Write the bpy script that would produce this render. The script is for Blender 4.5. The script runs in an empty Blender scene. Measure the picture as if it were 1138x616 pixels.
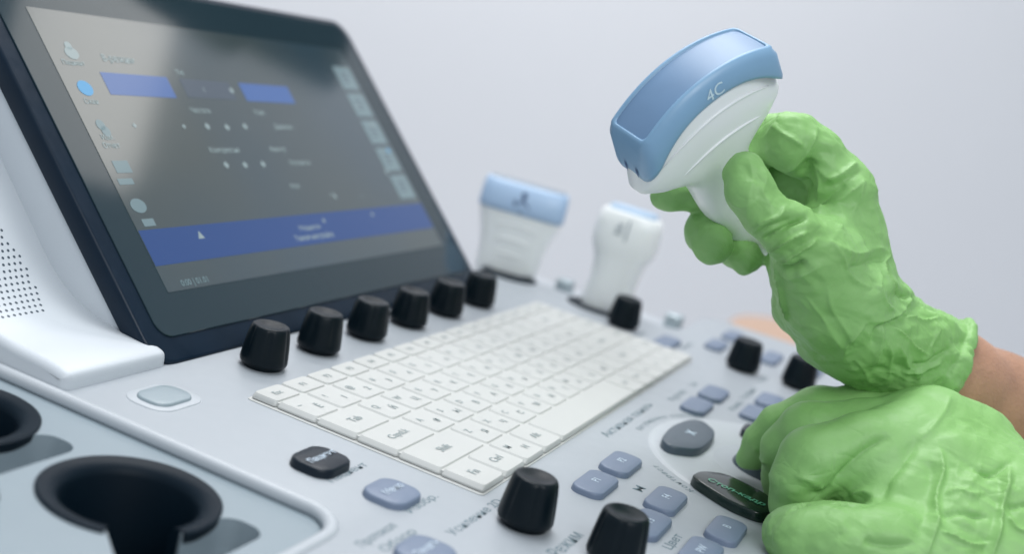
import bpy, bmesh, math, random
import numpy as np
from mathutils import Vector, Matrix

# ------------------------------------------------------------------ camera
SC = bpy.context.scene
COL = SC.collection
MM = 0.001
CAMP = np.array([-396.74, -221.40, 165.50])          # mm, z = normal of the control panel
FW = np.array([0.92082565, 0.33296977, -0.20300556])
RT = np.array([0.37764702, -0.89122147, 0.25121111])
UP = np.array([0.0972772, 0.30798608, 0.94640463])
FPX = 1397.3
cam = bpy.data.cameras.new('camera')
camo = bpy.data.objects.new('camera', cam)
COL.objects.link(camo)
camo.matrix_world = Matrix([[RT[i], UP[i], -FW[i], CAMP[i] * MM] for i in range(3)] + [[0, 0, 0, 1]])
cam.sensor_width = 36
cam.lens = FPX / 1138 * 36
cam.clip_start = 0.02
cam.clip_end = 50
cam.dof.use_dof = True
cam.dof.focus_distance = 0.482
cam.dof.aperture_fstop = 5.8
SC.camera = camo

# ------------------------------------------------------------------ light
W = bpy.data.worlds.new('World')
SC.world = W
W.use_nodes = True
bg = W.node_tree.nodes['Background']
bg.inputs[0].default_value = (0.80, 0.90, 1.0, 1)
bg.inputs[1].default_value = 0.46
SC.view_settings.view_transform = 'Standard'
SC.view_settings.look = 'None'
SC.view_settings.exposure = 0.08
SC.view_settings.gamma = 1.0


def area(name, loc, target, size, power, col):
    l = bpy.data.lights.new(name, 'AREA')
    l.shape = 'RECTANGLE'
    l.size, l.size_y = size
    l.energy = power
    l.color = col
    o = bpy.data.objects.new(name, l)
    COL.objects.link(o)
    o.location = Vector(loc)
    o.rotation_euler = (Vector(target) - Vector(loc)).to_track_quat('-Z', 'Y').to_euler()
    return o


area('ceiling_lamp', (0.35, 0.25, 1.5), (0.15, -0.1, 0), (0.8, 0.6), 16.5, (0.96, 0.98, 1.0))
area('wall_fill', (1.15, 0.85, 1.7), (1.9, 1.15, 0.1), (1.0, 0.8), 25, (1.0, 0.98, 0.97))  # added out-of-frame light that brightens the back wall
area('ceiling_spot', (1.68, -0.05, 1.5), (0.05, 0.15, 0.1), (0.5, 0.3), 0.8, (1.0, 0.97, 0.92))
area('front_fill', (-0.9, -0.9, 1.1), (0.15, -0.1, 0.05), (0.8, 0.6), 10, (0.95, 0.98, 1.0))  # fill light added near the camera to lift surfaces facing it

# ------------------------------------------------------------------ helpers


def P(px, py, D):
    """point (mm) seen at photo pixel px,py at depth D mm along the view axis"""
    return CAMP + (FW + RT * (px - 569) / FPX - UP * (py - 308) / FPX) * D


def onz(px, py, h=0.0):
    d = FW + RT * (px - 569) / FPX - UP * (py - 308) / FPX
    return (CAMP + d * (h - CAMP[2]) / d[2])[:2]


def proj(X):
    d = np.asarray(X, float) - CAMP
    z = d @ FW
    return 569 + FPX * (d @ RT) / z, 308 - FPX * (d @ UP) / z, z


def mat(name, col, rough=0.5, metal=0.0, spec=0.5, emis=None, es=0.0, sss=0.0, noise=0.0, nscale=40.0,
        bump=0.0, bscale=300.0, coat=0.0, rvar=0.0):
    m = bpy.data.materials.new(name)
    m.use_nodes = True
    nt = m.node_tree
    b = nt.nodes['Principled BSDF']
    b.inputs['Base Color'].default_value = (*col, 1)
    b.inputs['Roughness'].default_value = rough
    b.inputs['Metallic'].default_value = metal
    b.inputs['Specular IOR Level'].default_value = spec
    b.inputs['Coat Weight'].default_value = coat
    if emis:
        b.inputs['Emission Color'].default_value = (*emis, 1)
        b.inputs['Emission Strength'].default_value = es
    if sss:
        b.inputs['Subsurface Weight'].default_value = sss
        b.inputs['Subsurface Radius'].default_value = (0.004, 0.004, 0.002)
        b.inputs['Subsurface Scale'].default_value = 1.0
    tc = nt.nodes.new('ShaderNodeTexCoord')
    if noise:
        n = nt.nodes.new('ShaderNodeTexNoise')
        n.inputs['Scale'].default_value = nscale
        n.inputs['Detail'].default_value = 4
        nt.links.new(tc.outputs['Object'], n.inputs['Vector'])
        mx = nt.nodes.new('ShaderNodeMixRGB')
        mx.blend_type = 'MULTIPLY'
        mx.inputs[0].default_value = 1.0
        mx.inputs[1].default_value = (*col, 1)
        mr = nt.nodes.new('ShaderNodeMapRange')
        mr.inputs[1].default_value = 0.3
        mr.inputs[2].default_value = 0.7
        mr.inputs[3].default_value = 1 - noise
        mr.inputs[4].default_value = 1 + noise
        nt.links.new(n.outputs['Fac'], mr.inputs[0])
        nt.links.new(mr.outputs[0], mx.inputs[2])
        nt.links.new(mx.outputs[0], b.inputs['Base Color'])
    if rvar:
        n = nt.nodes.new('ShaderNodeTexNoise')
        n.inputs['Scale'].default_value = 120
        n.inputs['Detail'].default_value = 5
        nt.links.new(tc.outputs['Object'], n.inputs['Vector'])
        mr = nt.nodes.new('ShaderNodeMapRange')
        mr.inputs[1].default_value = 0.3
        mr.inputs[2].default_value = 0.7
        mr.inputs[3].default_value = max(0.02, rough - rvar)
        mr.inputs[4].default_value = rough + rvar
        nt.links.new(n.outputs['Fac'], mr.inputs[0])
        nt.links.new(mr.outputs[0], b.inputs['Roughness'])
    if bump:
        n2 = nt.nodes.new('ShaderNodeTexNoise')
        n2.inputs['Scale'].default_value = bscale
        n2.inputs['Detail'].default_value = 3
        nt.links.new(tc.outputs['Object'], n2.inputs['Vector'])
        bp = nt.nodes.new('ShaderNodeBump')
        bp.inputs['Strength'].default_value = bump
        bp.inputs['Distance'].default_value = 0.001
        nt.links.new(n2.outputs['Fac'], bp.inputs['Height'])
        nt.links.new(bp.outputs[0], b.inputs['Normal'])
    return m


M = dict(
    deck=mat('deck_plastic', (0.375, 0.405, 0.435), 0.42, noise=0.02, nscale=9, bump=0.05, bscale=1500, rvar=0.05),
    rim=mat('rim_plastic', (0.47, 0.50, 0.53), 0.4),
    tray=mat('tray_plastic', (0.255, 0.31, 0.345), 0.4, noise=0.03, nscale=12, bump=0.05, bscale=1200),
    case=mat('case_plastic', (0.60, 0.635, 0.67), 0.45, noise=0.015, nscale=10, bump=0.05, bscale=1500),
    key=mat('key_plastic', (0.545, 0.55, 0.53), 0.45, noise=0.015, nscale=30),
    legend=mat('key_legend', (0.33, 0.38, 0.38), 0.6),
    print=mat('panel_print', (0.13, 0.19, 0.22), 0.6),
    knob=mat('knob_rubber', (0.002, 0.007, 0.011), 0.36, spec=0.2, noise=0.1, nscale=60, bump=0.03, bscale=2500, rvar=0.08),
    button=mat('button_blue', (0.165, 0.21, 0.295), 0.45, noise=0.03, nscale=50),
    button_print=mat('button_print', (0.55, 0.65, 0.75), 0.5),
    black=mat('button_black', (0.006, 0.013, 0.022), 0.35, spec=0.25),
    gray=mat('button_gray', (0.29, 0.35, 0.38), 0.35),
    dark=mat('dark_gray_key', (0.06, 0.085, 0.11), 0.4),
    greenkey=mat('green_key', (0.006, 0.02, 0.015), 0.2),
    greenprint=mat('green_print', (0.10, 0.42, 0.26), 0.4),
    frame=mat('frame_plastic', (0.005, 0.015, 0.03), 0.36, spec=0.22, noise=0.1, nscale=60, rvar=0.06),
    bezel=mat('bezel_glass', (0.018, 0.036, 0.046), 0.07, spec=0.5),
    gasket=mat('gasket_rubber', (0.003, 0.010, 0.018), 0.5, spec=0.14, noise=0.1),
    hole=mat('hole_dark', (0.006, 0.009, 0.012), 0.8),
    white=mat('probe_white', (0.88, 0.90, 0.89), 0.32, coat=0.1, sss=0.05, rvar=0.04),
    blue=mat('probe_blue', (0.23, 0.40, 0.58), 0.36, noise=0.03, nscale=60, rvar=0.04),
    lens=mat('lens_rubber', (0.16, 0.27, 0.43), 0.42, noise=0.03, nscale=90),
    marks=mat('probe_print', (0.62, 0.78, 0.84), 0.5),
    darkmark=mat('probe_dark_print', (0.10, 0.15, 0.27), 0.5),
    wall=mat('wall_paint', (0.735, 0.74, 0.765), 0.8, noise=0.01, nscale=2),
    peach=mat('peach_vinyl', (0.50, 0.335, 0.24), 0.5, noise=0.03, nscale=8),
    metal=mat('tab_metal', (0.45, 0.52, 0.55), 0.3, metal=0.4),
)


def link(name, me, m, parent=None, smooth=True):
    o = bpy.data.objects.new(name, me)
    COL.objects.link(o)
    if not isinstance(m, (list, tuple)):
        m = [m]
    if len(me.materials) == 0:
        for x in m:
            me.materials.append(x)
    if parent is not None:
        o.parent = parent
    if smooth:
        for p in me.polygons:
            p.use_smooth = True
    return o


def from_bm(name, bm, m, parent=None, smooth=False, autosmooth=None):
    me = bpy.data.meshes.new(name)
    bmesh.ops.recalc_face_normals(bm, faces=bm.faces)
    if autosmooth is not None:
        for e in bm.edges:
            if len(e.link_faces) == 2 and e.calc_face_angle(0) > autosmooth:
                e.smooth = False
        smooth = True
    bm.to_mesh(me)
    bm.free()
    return link(name, me, m, parent, smooth)


def thing(name, label, cat, loc=(0, 0, 0), group=None):
    o = bpy.data.objects.new(name, None)
    COL.objects.link(o)
    o.empty_display_size = 0.02
    o.location = Vector(loc) * MM
    o['label'] = label
    o['category'] = cat
    if group:
        o['group'] = group
    return o


def keep_world(o, parent):
    o.parent = parent
    o.matrix_parent_inverse = Matrix.Translation(-Vector(parent.location))


_tc = {}


def text_geo(s, size, bold=0.0):
    """2D triangles of a string, centred, cap height about 0.7*size (mm)"""
    k = (s, bold)
    if k not in _tc:
        c = bpy.data.curves.new('t', 'FONT')
        c.body = s
        c.size = 1
        c.offset = bold
        c.align_x = 'CENTER'
        c.align_y = 'CENTER'
        c.resolution_u = 3
        o = bpy.data.objects.new('t', c)
        COL.objects.link(o)
        dg = bpy.context.evaluated_depsgraph_get()
        me = bpy.data.meshes.new_from_object(o.evaluated_get(dg))
        vs = [(v.co.x, v.co.y) for v in me.vertices]
        fs = [tuple(p.vertices) for p in me.polygons]
        bpy.data.objects.remove(o)
        bpy.data.curves.remove(c)
        bpy.data.meshes.remove(me)
        _tc[k] = (vs, fs)
    vs, fs = _tc[k]
    return [(x * size, y * size) for x, y in vs], fs


def add_text(bm, s, size, fn, mi=0, bold=0.0):
    """fn maps 2D mm -> 3D mm"""
    vs, fs = text_geo(s, size, bold)
    bv = [bm.verts.new(Vector(fn(x, y)) * MM) for x, y in vs]
    for f in fs:
        try:
            nf = bm.faces.new([bv[i] for i in f])
            nf.material_index = mi
        except ValueError:
            pass


def rrect(cx, cy, lx, ly, r, n=6, sup=0.0):
    pts = []
    for (sx, sy, a0) in ((1, 1, 0), (-1, 1, 90), (-1, -1, 180), (1, -1, 270)):
        for i in range(n + 1):
            a = math.radians(a0 + 90 * i / n)
            pts.append((cx + sx * (lx / 2 - r) + r * math.cos(a), cy + sy * (ly / 2 - r) + r * math.sin(a)))
    return pts


def loft(bm, rings, cap0=True, cap1=True, mi=0, close=True):
    R = [[bm.verts.new(Vector(p) * MM) for p in r] for r in rings]
    n = len(R[0])
    for a, b in zip(R[:-1], R[1:]):
        for i in range(n if close else n - 1):
            f = bm.faces.new([a[i], a[(i + 1) % n], b[(i + 1) % n], b[i]])
            f.material_index = mi
    if cap0:
        bm.faces.new(R[0][::-1]).material_index = mi
    if cap1:
        bm.faces.new(R[-1]).material_index = mi
    return R


def shrink(pts, d):
    """inset of a convex closed 2D outline"""
    c = np.mean(pts, axis=0)
    out = []
    for p in pts:
        v = np.array(p) - c
        l = np.linalg.norm(v)
        out.append(tuple(c + v * max(0.02, (l - d) / l)))
    return out


def pill(bm, pts, h, edge=1.2, z0=0.0, dome=0.5, mi=0):
    """button: extruded outline with rounded shoulder and slightly domed top"""
    rings = [[(x, y, z0) for x, y in pts]]
    rings.append([(x, y, z0 + h - edge) for x, y in shrink(pts, 0.25)])
    for a in (30, 60, 85):
        a = math.radians(a)
        rings.append([(x, y, z0 + h - edge + edge * math.sin(a)) for x, y in shrink(pts, 0.25 + edge * (1 - math.cos(a)))])
    c = np.mean(pts, axis=0)
    for t in (0.6, 0.3, 0.05):
        rings.append([(c[0] + (x - c[0]) * t, c[1] + (y - c[1]) * t, z0 + h + dome * (1 - t * t)) for x, y in shrink(pts, 0.25 + edge)])
    loft(bm, rings, mi=mi)


def box(bm, lo, hi, mi=0):
    x0, y0, z0 = lo
    x1, y1, z1 = hi
    loft(bm, [[(x0, y0, z0), (x1, y0, z0), (x1, y1, z0), (x0, y1, z0)], [(x0, y0, z1), (x1, y0, z1), (x1, y1, z1), (x0, y1, z1)]], mi=mi)


def prism(bm, outline, z0, z1, bev=0.0, mi=0):
    """ngon prism (may be concave); bev: rounded top edge via inward offset"""
    n = len(outline)
    pts = [np.array(p, float) for p in outline]
    area2 = sum(pts[i][0] * pts[(i + 1) % n][1] - pts[(i + 1) % n][0] * pts[i][1] for i in range(n))
    sg = 1 if area2 > 0 else -1

    def off(d):
        out = []
        for i in range(n):
            a, b, c = pts[i - 1], pts[i], pts[(i + 1) % n]
            e1 = (b - a) / (np.linalg.norm(b - a) + 1e-9)
            e2 = (c - b) / (np.linalg.norm(c - b) + 1e-9)
            n1 = np.array([-e1[1], e1[0]]) * sg
            n2 = np.array([-e2[1], e2[0]]) * sg
            nn = n1 + n2
            nn = nn / max(0.3, (1 + n1 @ n2))
            out.append(b + nn * d)
        return out
    rings = [[(p[0], p[1], z0) for p in pts]]
    if bev:
        for a in (0, 30, 60, 90):
            a = math.radians(a)
            rings.append([(p[0], p[1], z1 - bev + bev * math.sin(a)) for p in off(bev * (1 - math.cos(a)))])
    else:
        rings.append([(p[0], p[1], z1) for p in pts])
    loft(bm, rings, mi=mi)


def arc(cx, cy, r, a0, a1, n=8):
    return [(cx + r * math.cos(math.radians(a0 + (a1 - a0) * i / n)), cy + r * math.sin(math.radians(a0 + (a1 - a0) * i / n))) for i in range(n + 1)]


# ------------------------------------------------------------------ setting
def make_wall():
    bm = bmesh.new()
    c = P(569, 308, 2300)
    c = np.array([c[0], c[1], 0])
    d = np.array([FW[0], FW[1], 0])
    d /= np.linalg.norm(d)
    s = np.array([-d[1], d[0], 0])
    vs = [bm.verts.new(Vector(c + s * a + np.array([0, 0, z])) * MM) for a, z in ((-3500, -1500), (3500, -1500), (3500, 2500), (-3500, 2500))]
    bm.faces.new(vs)
    o = from_bm('wall', bm, M['wall'])
    o['kind'] = 'structure'
    bm = bmesh.new()
    vs = [bm.verts.new(Vector(v) * MM) for v in ((-4000, -4000, -900), (6000, -4000, -900), (6000, 4000, -900), (-4000, 4000, -900))]
    bm.faces.new(vs)
    o = from_bm('floor', bm, M['wall'])
    o['kind'] = 'structure'


make_wall()

# ------------------------------------------------------------------ console
CON = thing('ultrasound_console', 'white ultrasound control console with keyboard, black knobs and tilted touchscreen', 'ultrasound machine')

# deck: white top with a jut on the far right and a bay for the probe tray on the near left
bm = bmesh.new()
outline = []
outline += [(-58, 150)]
outline += [(-58, -45)] + arc(-70, -45, 12, -15, -75, 4)[0:0]
outline += arc(-76, -52, 18, 0, -90, 7)
outline += [(-230, -70), (-230, -235)]
outline += arc(420, -215, 25, -90, 0, 5)
outline += arc(424, -80, 18, 0, 90, 7)
outline += arc(376, -50, 12, 270, 180, 5)
outline += arc(354, 52, 10, 0, 90, 5)
outline += [(330, 70), (330, 150)]
prism(bm, outline, -26, 0, 1.6)
deck = from_bm('deck', bm, M['deck'], CON, autosmooth=math.radians(35))

# raised bead along the bay edge
bm = bmesh.new()
path = [(-60, 150), (-60, 60), (-60, -42)] + arc(-76, -52, 16.5, 0, -90, 7)[1:] + [(-120, -68.5), (-230, -68.5)]
prof = [(2.6 * math.cos(a), -1.2 + 2.5 * math.sin(a)) for a in np.linspace(0, 2 * math.pi, 12, endpoint=False)]
rings = []
for i, p in enumerate(path):
    a = np.array(path[max(0, i - 1)])
    b = np.array(path[min(len(path) - 1, i + 1)])
    t = (b - a) / np.linalg.norm(b - a)
    nrm = np.array([-t[1], t[0]])
    rings.append([(p[0] + nrm[0] * u, p[1] + nrm[1] * u, 0.0 + w) for u, w in prof])
loft(bm, rings)
from_bm('deck_rim', bm, M['rim'], CON, smooth=True)

# near-left probe tray with round holders and cable slots
RINGC = [(-97.5, -13.0), (-97.5, 60.0)]
SLOT = math.radians(-131)


def holder(cx, cy, R):
    """slotted rubber ring lining a round hole, closed solid profile swept round all but the cable gap"""
    bm = bmesh.new()
    n = 56
    prof = [(R, -5), (R + 0.2, -2.4), (R - 0.6, -1.9), (R - 3.2, -2.2), (R - 5.8, -3.4), (R - 7.2, -6.0), (R - 8.4, -62), (R - 4, -62), (R - 2.6, -8)]
    gap = math.radians(25)
    rings = []
    for i in range(n + 1):
        a = SLOT + gap + (2 * math.pi - 2 * gap) * i / n
        rings.append([(cx + r * math.cos(a), cy + r * math.sin(a), z) for r, z in prof])
    loft(bm, rings)
    from_bm('holder_ring', bm, M['gasket'], CON, autosmooth=math.radians(38))
    bm = bmesh.new()
    loft(bm, [[(cx + (R - 1) * math.cos(a), cy + (R - 1) * math.sin(a), z) for a in np.linspace(0, 2 * math.pi, 32, endpoint=False)] for z in (-66, -64)])
    from_bm('holder_floor', bm, M['hole'], CON)


def make_tray():
    bm = bmesh.new()
    ol = [(-58.5, 140), (-58.5, -46)] + arc(-76, -52, 15, 0, -90, 7)[1:] + [(-215, -67), (-215, 140)]
    prism(bm, ol, -30, -3, 0)
    o = from_bm('probe_tray', bm, M['tray'], CON)
    cut = []
    for (cx, cy) in RINGC:
        cb = bmesh.new()
        loft(cb, [[(cx + 25.3 * math.cos(a), cy + 25.3 * math.sin(a), z) for a in np.linspace(0, 2 * math.pi, 64, endpoint=False)] for z in (-80, 5)])
        cut.append(from_bm('cutter', cb, M['hole']))
        cb = bmesh.new()
        d = np.array([math.cos(SLOT), math.sin(SLOT)])
        q = np.array([-d[1], d[0]])
        c = np.array([cx, cy])
        wd = 10.5
        pts = [c + d * 12 - q * wd, c + d * 62 - q * wd, c + d * 62 + q * wd, c + d * 12 + q * wd]
        if cy < 0:
            pts[1] = c + d * 54 - q * wd
            pts[2] = c + d * 54 + q * wd
        loft(cb, [[(p[0], p[1], z) for p in pts] for z in (-81, 6)])
        cut.append(from_bm('cutter', cb, M['hole']))
    for cy in (26.5, -46.0, 98.0):
        cb = bmesh.new()
        loft(cb, [[(x, y, z) for x, y in rrect(-131, cy, 96 - e, 15.5 - e, 6.5 - e / 3, 8)] for z, e in ((-20, 7), (-12, 3.0), (-3.1, 0), (6, 0))])
        cut.append(from_bm('cutter', cb, M['tray']))
    for c in cut:
        md = o.modifiers.new('cut', 'BOOLEAN')
        md.object = c
        md.operation = 'DIFFERENCE'
        md.solver = 'EXACT'
    dg = bpy.context.evaluated_depsgraph_get()
    me = bpy.data.meshes.new_from_object(o.evaluated_get(dg))
    o.modifiers.clear()
    o.data = me
    me.materials.clear()
    me.materials.append(M['tray'])
    for p in me.polygons:
        p.material_index = 0
        p.use_smooth = False
    for c in cut:
        bpy.data.objects.remove(c)
    bv = o.modifiers.new('bevel', 'BEVEL')
    bv.width = 0.0013
    bv.segments = 3
    bv.limit_method = 'ANGLE'
    bv.angle_limit = math.radians(50)
    return o


make_tray()
for cx, cy in RINGC:
    holder(cx, cy, 27.5)

# body of the console below the deck
bm = bmesh.new()
box(bm, (-225, -225, -160), (-216, 145, -31))
box(bm, (-216, -225, -160), (-57, -72, -31))
box(bm, (-216, -72, -160), (-57, 145, -85))
box(bm, (-57, -225, -160), (340, 145, -29))
from_bm('console_body', bm, M['deck'], CON)

# far-right tray with two round holders
bm = bmesh.new()
prism(bm, [(356, 64), (352, -46), (360, -58), (404, -60), (410, -50), (410, 66)], -24, -6, 1.5)
from_bm('far_probe_tray', bm, M['rim'], CON, autosmooth=math.radians(35))
FARP = ((*onz(566, 306, 0), 0.78), (*onz(667, 343, 0), 0.9))
for (cx, cy, ks) in FARP:
    bm = bmesh.new()
    n = 40
    rings = []
    for r, z in ((15, 0.3), (20, 0.9), (24, 0.7), (25, -0.5)):
        rings.append([(cx + r * ks * 0.82 * math.cos(a), cy + r * ks * math.sin(a), z) for a in np.linspace(0, 2 * math.pi, n, endpoint=False)])
    loft(bm, rings)
    from_bm('far_holder_ring', bm, M['gasket'], CON, smooth=True)
for (px, py) in ((627, 321), (748, 360)):
    x, y = onz(px, py, -3)
    bm = bmesh.new()
    prism(bm, rrect(x, y, 12, 11, 2.5, 4), -6, 3.5, 1.5)
    from_bm('cable_hook', bm, M['metal'], CON, autosmooth=math.radians(40))

# ------------------------------------------------------------------ knobs and buttons


def knob_mesh():
    bm = bmesh.new()
    n = 96
    rings = []
    prof = [(8.2, 0.3, 0), (8.4, 1.6, 0), (9.6, 2.0, 0), (9.9, 3.0, 0.1), (9.75, 5, 0.8), (9.3, 9, 1), (8.7, 13.5, 1), (8.1, 16.6, 0.9), (7.6, 17.7, 0.3), (7.0, 18.1, 0), (6.0, 17.9, 0),
            (4, 17.2, 0), (2, 16.95, 0), (0.2, 16.9, 0)]
    for r, z, f in prof:
        ring = []
        for i in range(n):
            a = 2 * math.pi * i / n
            s = 0
            for k in range(6):
                d = (a - (0.35 + k * math.pi / 3) + math.pi) % (2 * math.pi) - math.pi
                s += math.exp(-(d / 0.11) ** 2)
            rr = r - 0.55 * f * s
            ring.append((rr * math.cos(a), rr * math.sin(a), z))
        rings.append(ring)
    loft(bm, rings)
    return bm


KN = None
for i, (x, y) in enumerate([(37 + 43.6 * i, 31.0) for i in range(6)] + [(-10, -108.5), (-10, -141.5), (324, -37), (320, -113.5), (324, -146)]):
    if KN is None:
        KN = from_bm('knob', knob_mesh(), M['knob'], CON, autosmooth=math.radians(60))
        k = KN
    else:
        k = KN.copy()
        COL.objects.link(k)
    k.location = (x * MM, y * MM, 0)
    k.rotation_euler = (0, 0, random.Random(i).uniform(-0.4, 0.4))

BT = [  # px, py, lx, ly, legend
    (691, 513, 27, 13, 'P2'), (663, 535, 27, 13, 'P1'), (741, 553.5, 27, 13, 'F4'), (722, 580, 27, 13, 'F3'), (808, 587, 26, 13, 'B'),
    (780, 612, 27, 13, 'PW'), (794, 435.5, 28, 13, ''), (775.5, 449, 28, 13, ''), (856, 443.5, 28, 13, ''), (840, 457.5, 28, 13, ''),
    (741, 379, 34, 12, ''), (797, 381.5, 27, 11, ''), (815, 371.5, 27, 11, ''), (858, 396, 34, 11, ''), (905, 409, 34, 11, ''),
    (437, 545, 20, 17, 'Меню'), (474, 611, 20, 17, 'Печать')]
for (px, py, lx, ly, s) in BT:
    x, y = onz(px, py, 2.5)
    bm = bmesh.new()
    pill(bm, rrect(0, 0, lx, ly, min(lx, ly) * 0.36, 6), 2.4, 1.0)
    if s:
        add_text(bm, s, 4.6 if len(s) < 3 else 4.2, lambda u, v: (u, v, 2.4 + 0.58), 1, 0.01)
    o = from_bm('button', bm, [M['button'], M['button_print']], CON, autosmooth=math.radians(50))
    o.location = (x * MM, y * MM, 0)
x, y = onz(357, 511, 2.5)
bm = bmesh.new()
pill(bm, rrect(0, 0, 21, 17, 6, 6), 3.2, 1.1)
add_text(bm, 'Пациент', 4.0, lambda u, v: (u, v, 3.78), 1, 0.015)
o = from_bm('button', bm, [M['black'], M['button_print']], CON, autosmooth=math.radians(50))
o.location = (x * MM, y * MM, 0)
o['label'] = 'black button with pale lettering'
# round-cornered grey indicator beside the screen, in a shallow ring
x, y = onz(183, 440, 1)
bm = bmesh.new()
pill(bm, rrect(x, y, 21, 15, 6, 6), 1.6, 0.9, dome=0.3)
o = from_bm('button', bm, M['gray'], CON, autosmooth=math.radians(50))
o['label'] = 'pale grey rounded button beside the screen'
bm = bmesh.new()
pill(bm, rrect(x, y, 28, 21, 8, 6), 0.5, 0.45, dome=0.0)
from_bm('button_surround', bm, M['rim'], CON, autosmooth=math.radians(50))

# trackball surround, trackball and special keys
TB = np.array([150.0, -166.0])
bm = bmesh.new()
rings = []
for r, z in ((61, 0.0), (60, 0.7), (58.5, 0.9), (55, 0.5), (30, 0.45), (26, -2)):
    rings.append([(TB[0] + r * 1.04 * math.cos(a), TB[1] + r * math.sin(a) * 0.93, z) for a in np.linspace(0, 2 * math.pi, 72, endpoint=False)])
loft(bm, rings, cap0=False, cap1=True)
from_bm('trackball_surround', bm, M['rim'], CON, smooth=True)
bm = bmesh.new()
bmesh.ops.create_uvsphere(bm, u_segments=40, v_segments=24, radius=20 * MM)
o = from_bm('trackball', bm, M['dark'], CON, smooth=True)
o.location = (TB[0] * MM, (TB[1]) * MM, -7 * MM)


def poly_key(pxs, h, m, name='button', z=0.8, lab=None, up=0.0):
    pts = [tuple(onz(a, b, z + h)) for a, b in pxs]
    # round the outline with one Chaikin pass
    for _ in range(2):
        q = []
        for i in range(len(pts)):
            a, b = np.array(pts[i]), np.array(pts[(i + 1) % len(pts)])
            q += [tuple(a * 0.8 + b * 0.2), tuple(a * 0.2 + b * 0.8)]
        pts = q
    bm = bmesh.new()
    pill(bm, pts, h, 1.0, z0=z - 0.6, dome=0.3)
    return bm, np.mean(pts, axis=0)


bm, c = poly_key([(734, 486), (746, 471), (768, 464), (782, 466), (797, 478), (792, 489), (777, 499), (745, 495)], 4.0, None)
for s in (1, -1):
    a = math.radians(45 * s)
    loft(bm, [[(c[0] + u * math.cos(a) - v * math.sin(a), c[1] + u * math.sin(a) + v * math.cos(a), z) for u, v in ((-3, -.4), (3, -.4), (3, .4), (-3, .4))] for z in (4.3, 4.62 + 0.03 * s)], mi=1)
o = from_bm('button', bm, [M['dark'], M['button_print']], CON, autosmooth=math.radians(50))
o['label'] = 'large dark grey key marked with a small cross'
bm, c = poly_key([(767, 527), (778, 521), (806, 524), (838, 539), (859, 551), (862, 569), (846, 570), (812, 556)], 4.0, None)
p0, p1 = onz(790, 533, 5), onz(848, 560, 5)
dv = (p1 - p0) / np.linalg.norm(p1 - p0)
nv = np.array([-dv[1], dv[0]])
mid = (p0 + p1) / 2
add_text(bm, 'Стоп-кадр', 5.2, lambda u, v: (mid[0] + dv[0] * u + nv[0] * v, mid[1] + dv[1] * u + nv[1] * v, 4.72), 1, 0.02)
o = from_bm('button', bm, [M['greenkey'], M['greenprint']], CON, autosmooth=math.radians(50))
o['label'] = 'long black key with glowing green lettering'
bm, c = poly_key([(823, 474), (830, 468), (850, 474), (856, 484), (848, 486), (832, 481)], 4.0, None)
o = from_bm('button', bm, M['black'], CON, autosmooth=math.radians(50))
o['label'] = 'small black key beside the trackball'

# printed lettering on the deck
PR = [  # string, px start, px end, height mm
    ('Активная панель', (667, 483), (728, 451), 6.0), ('Усиление', (546, 587), (560, 559), 0),
    ('Пациент', (364, 535), (407, 517), 4.6), ('Изобр.', (452, 569), (485, 552), 4.6),
    ('Протокол', (397, 606), (440, 585), 4.8), ('Обзор', (424, 612), (461, 591), 4.8),
    ('Усиление 2D', (500, 594), (556, 557), 5.0), ('Режим', (612, 616), (646, 595), 7.0),
    ('Курсор', (742, 446), (763, 434), 5.0), ('Set', (764, 431), (777, 424), 5.0), ('Измер.', (808, 459), (828, 444), 5.0),
    ('Глубина', (824, 443), (840, 433), 5.0), ('Част.', (842, 424), (855, 419), 6.0),
    ('Увел.', (706, 375), (718, 369), 5.0), ('Фокус', (754, 390), (772, 380), 5.0), ('M', (706, 548), (716, 540), 6.0), ('Цвет', (738, 609), (758, 597), 5.0)]
for s, a, b, h in PR:
    if not h:
        continue
    bm = bmesh.new()
    a, b = onz(*a), onz(*b)
    L = np.linalg.norm(b - a)
    dv = (b - a) / L
    # snap to the panel's x axis, as the real print runs
    dv = np.array([1.0, 0.0]) if abs(dv[1]) < 0.35 else dv
    nv = np.array([-dv[1], dv[0]])
    mid = (a + b) / 2
    vs, _ = text_geo(s, 1)
    wdt = max(v[0] for v in vs) - min(v[0] for v in vs)
    sx = min(L / wdt, h * 1.5)
    add_text(bm, s, 1, lambda u, v, mid=mid, dv=dv, nv=nv, sx=sx, h=h: (mid[0] + dv[0] * u * sx + nv[0] * v * h, mid[1] + dv[1] * u * sx + nv[1] * v * h, 0.06), 0, 0.008)
    from_bm('printed_label', bm, M['print'], CON)
# curved print round the trackball
for s, a0, a1, R in (('Регулировка курсора', 100, 48, 66), ('Контраст', 160, 137, 66)):
    n = len(s)
    bm = bmesh.new()
    for i, ch in enumerate(s):
        if ch == ' ':
            continue
        a = math.radians(a0 + (a1 - a0) * (i + 0.5) / n)
        px_, py_ = TB[0] + R * 1.04 * math.cos(a), TB[1] + R * 0.93 * math.sin(a)
        ca, sa = math.sin(a), -math.cos(a)
        add_text(bm, ch, 4.4, lambda u, v: (px_ + ca * u - sa * v, py_ + sa * u + ca * v, 0.07), 0, 0.01)
    from_bm('printed_label', bm, M['print'], CON)

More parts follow.
